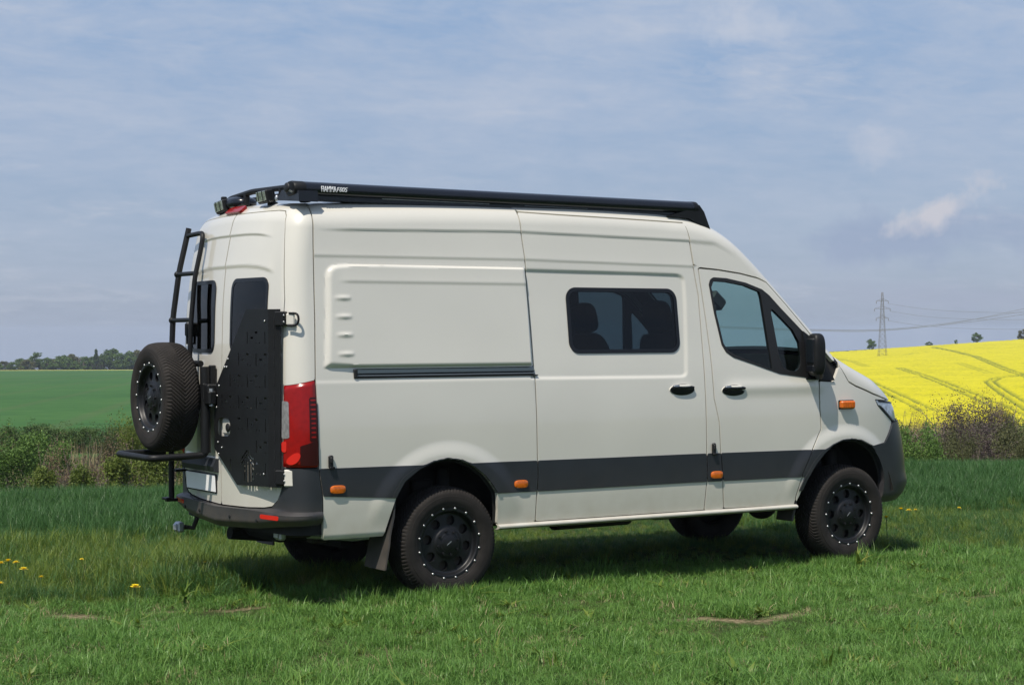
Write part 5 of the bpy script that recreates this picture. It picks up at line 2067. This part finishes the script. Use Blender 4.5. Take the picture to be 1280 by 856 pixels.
def leaves(V, Fc, c, n, r, size, rng):
    """n small leaf faces about a clump centre"""
    p = rng.normal(0, 1, (n, 3))
    p /= np.linalg.norm(p, axis=1)[:, None]+1e-9
    p = c+p*(rng.random(n)[:, None]**.45)*np.asarray(r)
    a = rng.normal(0, 1, (n, 3))
    a /= np.linalg.norm(a, axis=1)[:, None]
    b = np.cross(a, rng.normal(0, 1, (n, 3)))
    b /= np.linalg.norm(b, axis=1)[:, None]+1e-9
    s = size*rng.uniform(.6, 1.4, n)[:, None]
    k = sum(len(q) for q in V)
    V.append(np.stack([p-a*s, p+b*s*.55, p+a*s, p-b*s*.55], 1).reshape(-1, 3))
    i = np.arange(n)*4+k
    Fc.append(np.stack([i, i+1, i+2, i+3], 1))


def grow(mb, p, d, L, r, depth, rng, m, tips, spread=.55, kids=3, up=.15):
    """limbs that fork and taper"""
    pts, q, dd = [p], p.copy(), d.copy()
    for _ in range(3):
        dd = dd+rng.normal(0, .12, 3)+np.array([0, 0, up*.3])
        dd /= np.linalg.norm(dd)
        q = q+dd*L/3
        pts.append(q.copy())
    r = max(r, .011) if depth < 2 else r
    mb.tube(pts, np.linspace(r, r*.55, 4), m, 5 if depth > 1 else 3, cap=False)
    if depth < 2:
        tips.extend(pts[1:])
    if depth == 0:
        tips.append(q)
        return
    for _ in range(kids):
        nd = dd+rng.normal(0, spread, 3)+np.array([0, 0, up])
        nd /= np.linalg.norm(nd)
        st = pts[rng.integers(1, 4)]
        grow(mb, st, nd, L*rng.uniform(.55, .85), r*.5, depth-1, rng, m, tips, spread, kids, up)


def make_bush(name, h, w, leafm, nleaf, lsize, seed, clumps=34, bare=0.0, stems=5, barkm='bark', shape=1.0):
    """stems from the ground and foliage in uneven clumps; returns the Empty"""
    rng = np.random.default_rng(seed)
    root = empty(name)
    mb, tips = MB(), []
    for _ in range(stems):
        a = rng.uniform(0, 6.28)
        d = np.array([math.cos(a)*.45*w/h, math.sin(a)*.45*w/h, 1.0])
        d /= np.linalg.norm(d)
        grow(mb, np.array([rng.normal(0, .12*w), rng.normal(0, .12*w), -.1]), d, h*(.36 if bare else .42), .035*h*(.75 if bare else .6), 3 if bare else 2, rng, LM[barkm], tips, .5, 4 if bare else 3)
    mb.build('stems', root, False)
    V, Fc = [], []
    cs_ = []
    for _ in range(clumps):
        a, rr, zz = rng.uniform(0, 6.28), rng.random()**.5, rng.random()
        wid = w/2*(1-.62*zz**2.0*shape)*(.72+.28*min(1, zz*5))
        cs_.append(np.array([rr*wid*math.cos(a), rr*wid*math.sin(a), h*(.06+.86*zz)]))
    if bare:                                        # buds and young leaves sit along the twigs
        keep = int(clumps*(1-bare))
        tp = np.array(tips)
        p = tp[rng.integers(len(tp), size=int(nleaf*bare))]
        for c in p[::3]:
            leaves(V, Fc, c, 3, (.07, .07, .07), lsize, rng)
        cs_ = cs_[:max(3, keep)]
        nleaf = int(nleaf*(1-bare))
        clumps = len(cs_)
    per = max(4, nleaf//clumps)
    for c in cs_:
        k = rng.uniform(.09, .19)
        leaves(V, Fc, c, int(per*rng.uniform(.5, 1.5)), (w*k, w*k, h*k*.8), lsize, rng)
    # a thin scatter breaks up the outline
    for _ in range(clumps):
        c = cs_[rng.integers(len(cs_))]+rng.normal(0, .10*w, 3)
        leaves(V, Fc, c, max(3, per//6), (w*.1, w*.1, h*.1), lsize*.9, rng)
    f = finish('foliage', np.concatenate(V), np.concatenate(Fc), LM[leafm], None, root, False)
    return root


def place(o, s, t, rz, sc, sink=0.0):
    x, y = wpt(s, t)
    o.location = (x, y, float(ground_h(s, t))-sink)
    o.rotation_euler = (0, 0, rz)
    o.scale = sc if hasattr(sc, '__len__') else (sc, sc, sc)


PROTO = {}


def plant(kind, u, s, top_v, width, label, cat='bush', group='bushes along the valley stream', name=None):
    """a bush at a bearing and a distance, as tall as the photograph shows it"""
    t = (u-640)/F_PX*s
    g = float(ground_h(s, t))
    d = _d+CR*(u-640)/F_PX-CU*(top_v-428)/F_PX
    top = CAM[2]+d[2]/(d[0]*DH[0]+d[1]*DH[1])*s
    hgt = max(.6, (top-g)*(1.0 if kind == 'hedge' else 1.10)+.1)
    h0, w0, maker = KINDS[kind]
    if kind not in PROTO:
        o = PROTO[kind] = maker()
    else:
        o = copy_tree(PROTO[kind])
    place(o, s, t, random.uniform(0, 6.28), (width/w0, width/w0, hgt/h0), .1)
    tag(o, label, cat, group)
    return o


KINDS = {
    'dark': (3.4, 3.2, lambda: make_bush('green_bush', 3.4, 3.2, 'green', 17000, .036, 101, 70)),
    'yellow': (3.4, 2.4, lambda: make_bush('willow_bush', 3.4, 2.4, 'yellow', 13000, .036, 102, 56, shape=.7)),
    'brown': (3.4, 2.6, lambda: make_bush('budding_bush', 3.4, 2.6, 'bud', 10000, .022, 103, 40, .80, 9, 'twig')),
    'olive': (3.4, 2.6, lambda: make_bush('olive_bush', 3.4, 2.6, 'olive', 15000, .034, 104, 60, .30, 8, 'twig')),
    'mauve': (4.4, 3.0, lambda: make_bush('bare_bush', 4.4, 3.0, 'mauve', 30000, .027, 105, 90, .22, 11, 'twig', .75)),
    'low': (3.2, 1.7, lambda: make_bush('low_bush', 3.2, 1.7, 'yellow', 9000, .036, 106, 44)),
    'hedge': (2.6, 4.2, lambda: make_bush('hedge_bush', 2.6, 4.2, 'dark', 9000, .060, 107, 60)),
}
# left of the van
plant('dark', 24, 54, 553, 3.4, 'broad dark green bush at the far left edge of the meadow')
plant('dark', 62, 57, 560, 2.4, 'smaller green bush beside the broad dark one on the left')
plant('brown', 90, 52, 550, 2.4, 'leftmost of the brownish half-bare bushes behind the meadow')
plant('brown', 124, 54, 545, 2.6, 'brownish bush with reddish twigs left of the spare wheel')
plant('olive', 143, 56, 556, 1.5, 'olive bush between the brownish bush and the spare wheel')
plant('yellow', 168, 58, 534, 1.6, 'tall yellow-green bush partly behind the spare wheel')
plant('yellow', 206, 55, 541, 1.9, 'yellow-green bush below the wheel tray')
plant('low', 150, 48, 580, 1.5, 'low yellow-green bush at the meadow edge left of the wheel tray')
plant('low', 190, 48, 572, 1.6, 'low leafy bush under the wheel tray')
plant('low', 104, 48, 594, 1.3, 'small low bush in front of the brownish bushes')
plant('olive', -18, 56, 556, 2.4, 'olive bush cut by the left edge of the picture')
plant('low', 52, 48, 596, 1.4, 'small low bush in front of the dark green bush')
for u, tv_, w, lb in ((6, 533, 3.0, 'dark hedge bush at the far left below the green field'), (48, 531, 4.0, 'widest dark hedge bush below the green field'), (85, 536, 3.0, 'dark hedge bush right of the widest one'),
                      (112, 534, 2.6, 'round dark hedge bush below the green field'), (145, 533, 3.4, 'dark hedge bush left of the spare tyre'), (185, 534, 3.6, 'dark hedge bush hidden partly by the spare tyre')):
    plant('hedge', u, 104, tv_, w, lb, 'hedge bush', 'hedge below the green field')
# right of the van
plant('dark', 1146, 52, 546, 2.3, 'bright green bush beside the front bumper')
plant('olive', 1120, 58, 536, 2.0, 'olive bush just behind the front bumper')
plant('olive', 1182, 55, 552, 1.7, 'small pale bush right of the green one')
plant('brown', 1135, 70, 508, 1.8, 'thin bare-twigged bush against the yellow field near the headlight')
plant('brown', 1165, 72, 512, 1.7, 'thin twiggy bush left of the mauve bush')
plant('mauve', 1209, 62, 511, 3.3, 'rounded mauve-brown bush against the yellow field')
plant('brown', 1226, 66, 489, 2.3, 'tall thin-twigged crown above the rounded mauve-brown bush')
plant('mauve', 1246, 66, 518, 1.8, 'lower mauve-brown bush right of the rounded one')
plant('olive', 1240, 64, 532, 2.8, 'olive bush right of the rounded mauve bush')
plant('olive', 1205, 54, 556, 1.4, 'low olive bush in front of the rounded mauve bush')
plant('olive', 1262, 56, 545, 2.6, 'broad olive bush near the right edge of the picture')
plant('dark', 1276, 66, 530, 2.2, 'green bush at the right edge below the yellow field')
plant('olive', 1290, 55, 548, 1.6, 'olive bush cut by the right edge of the picture')

# dry weeds and reeds between the bushes
def weeds(name, label, s0, s1, u0, u1, n, h0, h1):
    V, Fc = [], []
    rng = random.Random(5)
    for _ in range(n):
        s = rng.uniform(s0, s1)
        u = rng.uniform(u0, u1)
        t = (u-640)/F_PX*s
        x, y = wpt(s, t)
        z = float(ground_h(s, t))
        k = len(V)
        blade(V, Fc, x, y, rng.uniform(h0, h1), .035, abs(rng.gauss(0, .25)), rng.random()*6.28, 1, rng)
        for i in range(k, len(V)):
            V[i] = (V[i][0], V[i][1], V[i][2]+z)
    o = finish(name, np.array(V), Fc, LM['dry'], None, None, False)
    tag(o, label, None, None, 'stuff')


weeds('dry_weeds', 'pale dry weeds among the bushes on the left', 60, 98, -60, 235, 2600, .5, 1.5)
weeds('dry_reeds', 'dry brown reeds at the foot of the yellow field', 72, 112, 1095, 1330, 5200, .8, 1.9)


def make_tree(name, h, w, leafm, nleaf, lsize, seed, trunk=.22, conifer=False, clumps=30):
    rng = np.random.default_rng(seed)
    root = empty(name)
    mb, tips = MB(), []
    mb.tube([(0, 0, -.5), (.05*w*rng.normal(), 0, h*.3), (0, .05*w*rng.normal(), h*.75)], [h*.03, h*.022, h*.008], LM['bark'], 7)
    for _ in range(6):
        a = rng.uniform(0, 6.28)
        d = np.array([math.cos(a), math.sin(a), .8])
        grow(mb, np.array([0, 0, h*rng.uniform(trunk, .6)]), d/np.linalg.norm(d), h*.22, h*.010, 1, rng, LM['bark'], tips, .5, 3)
    mb.build('trunk', root, False)
    V, Fc = [], []
    for _ in range(clumps):
        zz = rng.random()
        if conifer:
            wid = w/2*(1-zz)**.9
        else:
            wid = w/2*math.sqrt(max(.05, 1-(2*zz-.85)**2/1.35))
        a, rr = rng.uniform(0, 6.28), rng.random()**.4
        c = np.array([rr*wid*math.cos(a), rr*wid*math.sin(a), h*(trunk+(1-trunk)*zz*.93)])
        k = rng.uniform(.10, .17) if not conifer else .08
        leaves(V, Fc, c, max(6, int(nleaf/clumps*rng.uniform(.6, 1.4))), (w*k, w*k, h*k*.75), lsize, rng)
    finish('crown', np.concatenate(V), np.concatenate(Fc), LM[leafm], None, root, False)
    return root


TK = {
    'round': (8.0, 8.0, lambda: make_tree('field_tree', 8, 8, 'far', 6000, .26, 201, .0, clumps=46)),
    'tall': (9.0, 6.0, lambda: make_tree('tall_tree', 9, 6, 'far', 5000, .26, 202, .0, clumps=42)),
    'spruce': (10.0, 4.0, lambda: make_tree('spruce_tree', 10, 4, 'dark', 4200, .24, 203, .02, True, 60)),
    'pale': (7.0, 7.0, lambda: make_tree('pale_tree', 7, 7, 'olive', 5000, .24, 204, .0, clumps=46)),
    'lone': (5.0, 5.4, lambda: make_tree('lone_tree', 5, 5.4, 'far', 2600, .22, 205, .18)),
}


def tree(kind, u, s, top_v, width, label, group=None, sink=0.0):
    t = (u-640)/F_PX*s
    g = float(ground_h(s, t))-sink
    d = _d+CR*(u-640)/F_PX-CU*(top_v-428)/F_PX
    top = CAM[2]+d[2]/(d[0]*DH[0]+d[1]*DH[1])*s
    h0, w0, maker = TK[kind]
    if kind not in PROTO:
        o = PROTO[kind] = maker()
    else:
        o = copy_tree(PROTO[kind])
    x, y = wpt(s, t)
    hg = (top-g)/h0
    o.location = (x, y, g)
    o.rotation_euler = (0, 0, random.uniform(0, 6.28))
    o.scale = (width/w0, width/w0, hg)
    tag(o, label, 'tree', group)
    return o


SK = 'trees along the left skyline'
for k, u, tv_, w, lb in (('round', -14, 452, 8, 'low skyline tree cut by the left edge'), ('pale', 4, 453, 6, 'small skyline tree at the left edge'), ('tall', 17, 455, 5, 'lowest small tree of the left skyline'),
                         ('tall', 47, 443, 6.5, 'tall pointed tree standing above the left end of the skyline'), ('pale', 35, 451, 6, 'bushy tree left of the tall pointed one'), ('round', 60, 449, 6, 'tree just right of the tall pointed one'),
                         ('round', 76, 446, 8, 'broad round tree in the middle of the left skyline'), ('pale', 92, 444, 7, 'pale tree right of the broad round one'), ('tall', 105, 448, 5, 'small tree left of the spruce'),
                         ('spruce', 120, 437, 4.5, 'dark pointed spruce on the left skyline'), ('round', 138, 438, 9, 'biggest round tree right of the spruce'), ('tall', 151, 444, 5, 'narrow tree beside the biggest round one'),
                         ('round', 163, 441, 6, 'tree above the left side of the spare tyre'), ('pale', 174, 439, 7, 'pale tree just left of the spare tyre'), ('round', 190, 440, 8, 'tree showing above the spare tyre'),
                         ('round', 24, 450, 7, 'low tree left of the bushy skyline tree'), ('pale', 66, 450, 7, 'low pale tree right of the tall pointed one'), ('round', 85, 449, 7, 'low tree between the broad round one and the pale one'), ('round', 112, 448, 7, 'low round tree just left of the spruce'), ('pale', 128, 446, 7, 'low pale tree just right of the spruce'), ('round', 157, 447, 7, 'low round tree beside the narrow one'),
                         ('tall', 205, 442, 7, 'tree behind the spare tyre'), ('round', 222, 444, 7, 'tree behind the ladder')):
    tree(k, u, 815+3*(u % 5), tv_-2, w*1.35, lb, SK, 1.8)
tree('lone', 1089, 806, 424, 4.6, 'small round tree on the skyline left of the pylon')
tree('lone', 1161, 806, 427, 3.2, 'tiny shrub-like tree on the skyline right of the pylon')
tree('lone', 1221, 806, 416, 4.8, 'lone round tree on the skyline above the yellow field')
tree('pale', 1279, 806, 411, 5.0, 'tree on the skyline at the right edge of the picture')
tree('lone', 1195, 806, 424.5, 1.6, 'tiniest bush on the skyline between the lone trees')

# ================================================================== PYLON AND WIRES
PM = mat('pylon_steel', (.17, .165, .18), .6, metal=.2)
py_s = 640.0
py_t = (1103-640)/F_PX*py_s
px_, py_ = wpt(py_s, py_t)
pz = float(ground_h(py_s, py_t))
H = 24.0
d = _d+CR*(1103-640)/F_PX-CU*(365.5-428)/F_PX
H = CAM[2]+d[2]/(d[0]*DH[0]+d[1]*DH[1])*py_s-pz
pyl = empty('electricity_pylon', (px_, py_, pz))
pyl.rotation_euler = (0, 0, -YAW)
tag(pyl, 'grey steel lattice electricity pylon standing in the yellow field', 'pylon')
b = MB()
wid = lambda q: 1.10*(1-q)**1.1+.26
N_ = 13
lv = [H*k/N_ for k in range(N_+1)]
for sx in (-1, 1):
    for sy in (-1, 1):
        b.tube([(sx*wid(z/H), sy*wid(z/H), z) for z in lv], .05, PM, 4)
for k in range(N_):
    z0, z1 = lv[k], lv[k+1]
    a0, a1 = wid(z0/H), wid(z1/H)
    for s in (-1, 1):
        b.tube([(-a0, s*a0, z0), (a1, s*a1, z1)], .028, PM, 3)
        b.tube([(a0, s*a0, z0), (-a1, s*a1, z1)], .028, PM, 3)
        b.tube([(s*a0, -a0, z0), (s*a1, a1, z1)], .028, PM, 3)
        b.tube([(s*a0, a0, z0), (s*a1, -a1, z1)], .028, PM, 3)
        b.tube([(-a1, s*a1, z1), (a1, s*a1, z1)], .04, PM, 3)
b.tube([(0, 0, H*.985), (0, 0, H)], .06, PM, 4)
b.build('lattice_tower', pyl, False)
ARMS = ((.865, 2.1), (.745, 2.75), (.595, 2.15))
for q, L in ARMS:
    b = MB()
    z = H*q
    for s in (-1, 1):
        for yy in (-.3, .3):
            b.tube([(0, yy, z), (s*L, 0, z)], .05, PM, 4)
            b.tube([(0, yy, z+.9), (s*L, 0, z)], .035, PM, 4)
        b.tube([(s*L*.5, 0, z), (s*L*.5, 0, z+.45)], .04, PM, 3)
    ca_ = b.build('cross_arm', pyl, False)
    for s in (-1, 1):
        b = MB()
        b.tube([(s*L, 0, z), (s*L, 0, z-.95)], .10, PM, 6)
        b.build('insulator', ca_, False)
b = MB()
for sx in (-1, 1):
    for sy in (-1, 1):
        b.box((sx*wid(0), sy*wid(0), 0), (.5, .5, .6), LM['twig'], ch=.05)
b.build('footing', pyl, False)


def cable(pts, r, label, sag=0.0):
    """a wire through bearings and distances (u, v, s)"""
    P = []
    for u, v, s in pts:
        d = _d+CR*(u-640)/F_PX-CU*(v-428)/F_PX
        P.append(CAM+d*s)
    P = np.array(P)
    k = np.linspace(0, 1, len(P))
    q = np.linspace(0, 1, 40)
    P = np.stack([cub(q, k, P[:, i]) for i in range(3)], 1)
    b = MB()
    b.tube(P, r, PM, 4)
    o = b.build('power_cable', None, False)
    tag(o, label, 'power cable', 'wires of the power line')


cable([(880, 408, 600), (1010, 412.3, 610), (1098, 412.6, 620), (1190, 405, 630), (1285, 392, 640), (1400, 372, 650)], .055, 'lowest thick wire sagging behind the pylon')
cable([(880, 409.5, 604), (1010, 413.4, 614), (1098, 413.6, 624), (1190, 404, 634), (1285, 384.5, 644), (1400, 355, 654)], .055, 'wire curving up steepest to the right of the pylon')
cable([(880, 407, 608), (1010, 411.4, 618), (1098, 411.8, 628), (1190, 403, 638), (1285, 388, 648), (1400, 366, 658)], .045, 'middle wire between the two thicker sagging ones')
for (q, L), dv, nm in zip(ARMS, (8, 7, 7), ('top', 'middle', 'bottom')):
    vv = 365.5+(445-365.5)*(1-q)
    cable([(1103+4*L, vv+3.5, 640), (1160, vv+8+dv*.3, 640), (1220, vv+9+dv*.6, 640), (1300, vv+6+dv, 640), (1400, vv-2+dv, 640)], .035, 'thin wire leading right from the %s arm of the pylon' % nm)

# ================================================================== FLOWERS
FY = mat('dandelion_yellow', (.78, .60, .01), .6)
FS = mat('flower_stem', (.07, .13, .03), .6)


def dandelion():
    root = empty('dandelion')
    b = MB()
    b.tube([(0, 0, 0), (.008, .004, .10), (.004, .012, .19)], .0028, FS, 5)
    b.build('stem', root)
    b = MB()
    for ring, (n, r, z, t) in enumerate(((14, .026, .192, .2), (12, .018, .197, .5), (8, .009, .200, .9))):
        for k in range(n):
            a = k*2*math.pi/n+ring*.2
            ca, sa = math.cos(a), math.sin(a)
            w = .0042
            b.add([(.004-sa*w, .012+ca*w, z), (.004+sa*w, .012-ca*w, z), (.004+ca*r+sa*w, .012+sa*r-ca*w, z+r*t), (.004+ca*r-sa*w, .012+sa*r+ca*w, z+r*t)], [(0, 1, 2, 3)], FY)
    b.build('flower_head', root, False)
    return root


dproto = None
for (u, v, sc, lb) in ((15, 697, 1.15, 'topmost of the three bright dandelions at the left edge'), (21, 700, 1.0, 'middle one of the three bright dandelions at the left edge'), (24, 705, 1.2, 'lowest of the three bright dandelions at the left edge'),
                       (1, 701, 1.0, 'dandelion cut by the left edge of the picture'), (166, 730, 1.25, 'dandelion beside the dark grass clump on the left'), (50, 716, .8, 'small dandelion among yellow stalks on the left'),
                       (253, 702, .8, 'small dandelion left of the van below the bumper'), (6, 722, .9, 'low dandelion near the left edge, below the bright three'), (101, 699, .7, 'faint dandelion in the crop edge left of the van'),
                       (1128, 633, 1.2, 'left one of the pair of dandelions right of the front wheel'), (1135, 635, 1.1, 'right one of the pair of dandelions right of the front wheel'), (1111, 642, 1.3, 'dandelion close beside the front tyre'),
                       (1145, 637, .8, 'small dandelion right of the pair near the bumper'), (1197, 634, .8, 'small dandelion far right in the crop')):
    # the height of the head above the soil puts it a little nearer than the line of sight meets the ground
    dd = _d+CR*(u-640)/F_PX-CU*(v-428)/F_PX
    hz = .205*sc
    k = (CAM[2]-hz)/-dd[2]
    if dproto is None:
        o = dproto = dandelion()
    else:
        o = copy_tree(dproto)
    q = CAM+dd*k
    o.location = (q[0], q[1], float(gz(q[0], q[1])))
    o.rotation_euler = (random.uniform(-.15, .15), random.uniform(-.15, .15), random.uniform(0, 6.28))
    o.scale = (sc, sc, sc)
    tag(o, lb, 'flower', 'dandelions in the grass')

# ================================================================== HAZE
def haze_box(density):
    m = bpy.data.materials.new('haze')
    m.use_nodes = True
    nt = m.node_tree
    nt.nodes.clear()
    o = nt.nodes.new('ShaderNodeOutputMaterial')
    pv = nt.nodes.new('ShaderNodeVolumePrincipled')
    pv.inputs['Color'].default_value = (.80, .88, 1.0, 1)
    pv.inputs['Density'].default_value = density
    pv.inputs['Anisotropy'].default_value = .2
    nt.links.new(pv.outputs[0], o.inputs['Volume'])
    b = MB()
    b.box((0, 0, -55.4), (8600, 8600, 158.8), m)
    h = b.build('haze', None, False)
    tag(h, 'thin summer haze over the fields', None, None, 'stuff')


haze_box(.00016)
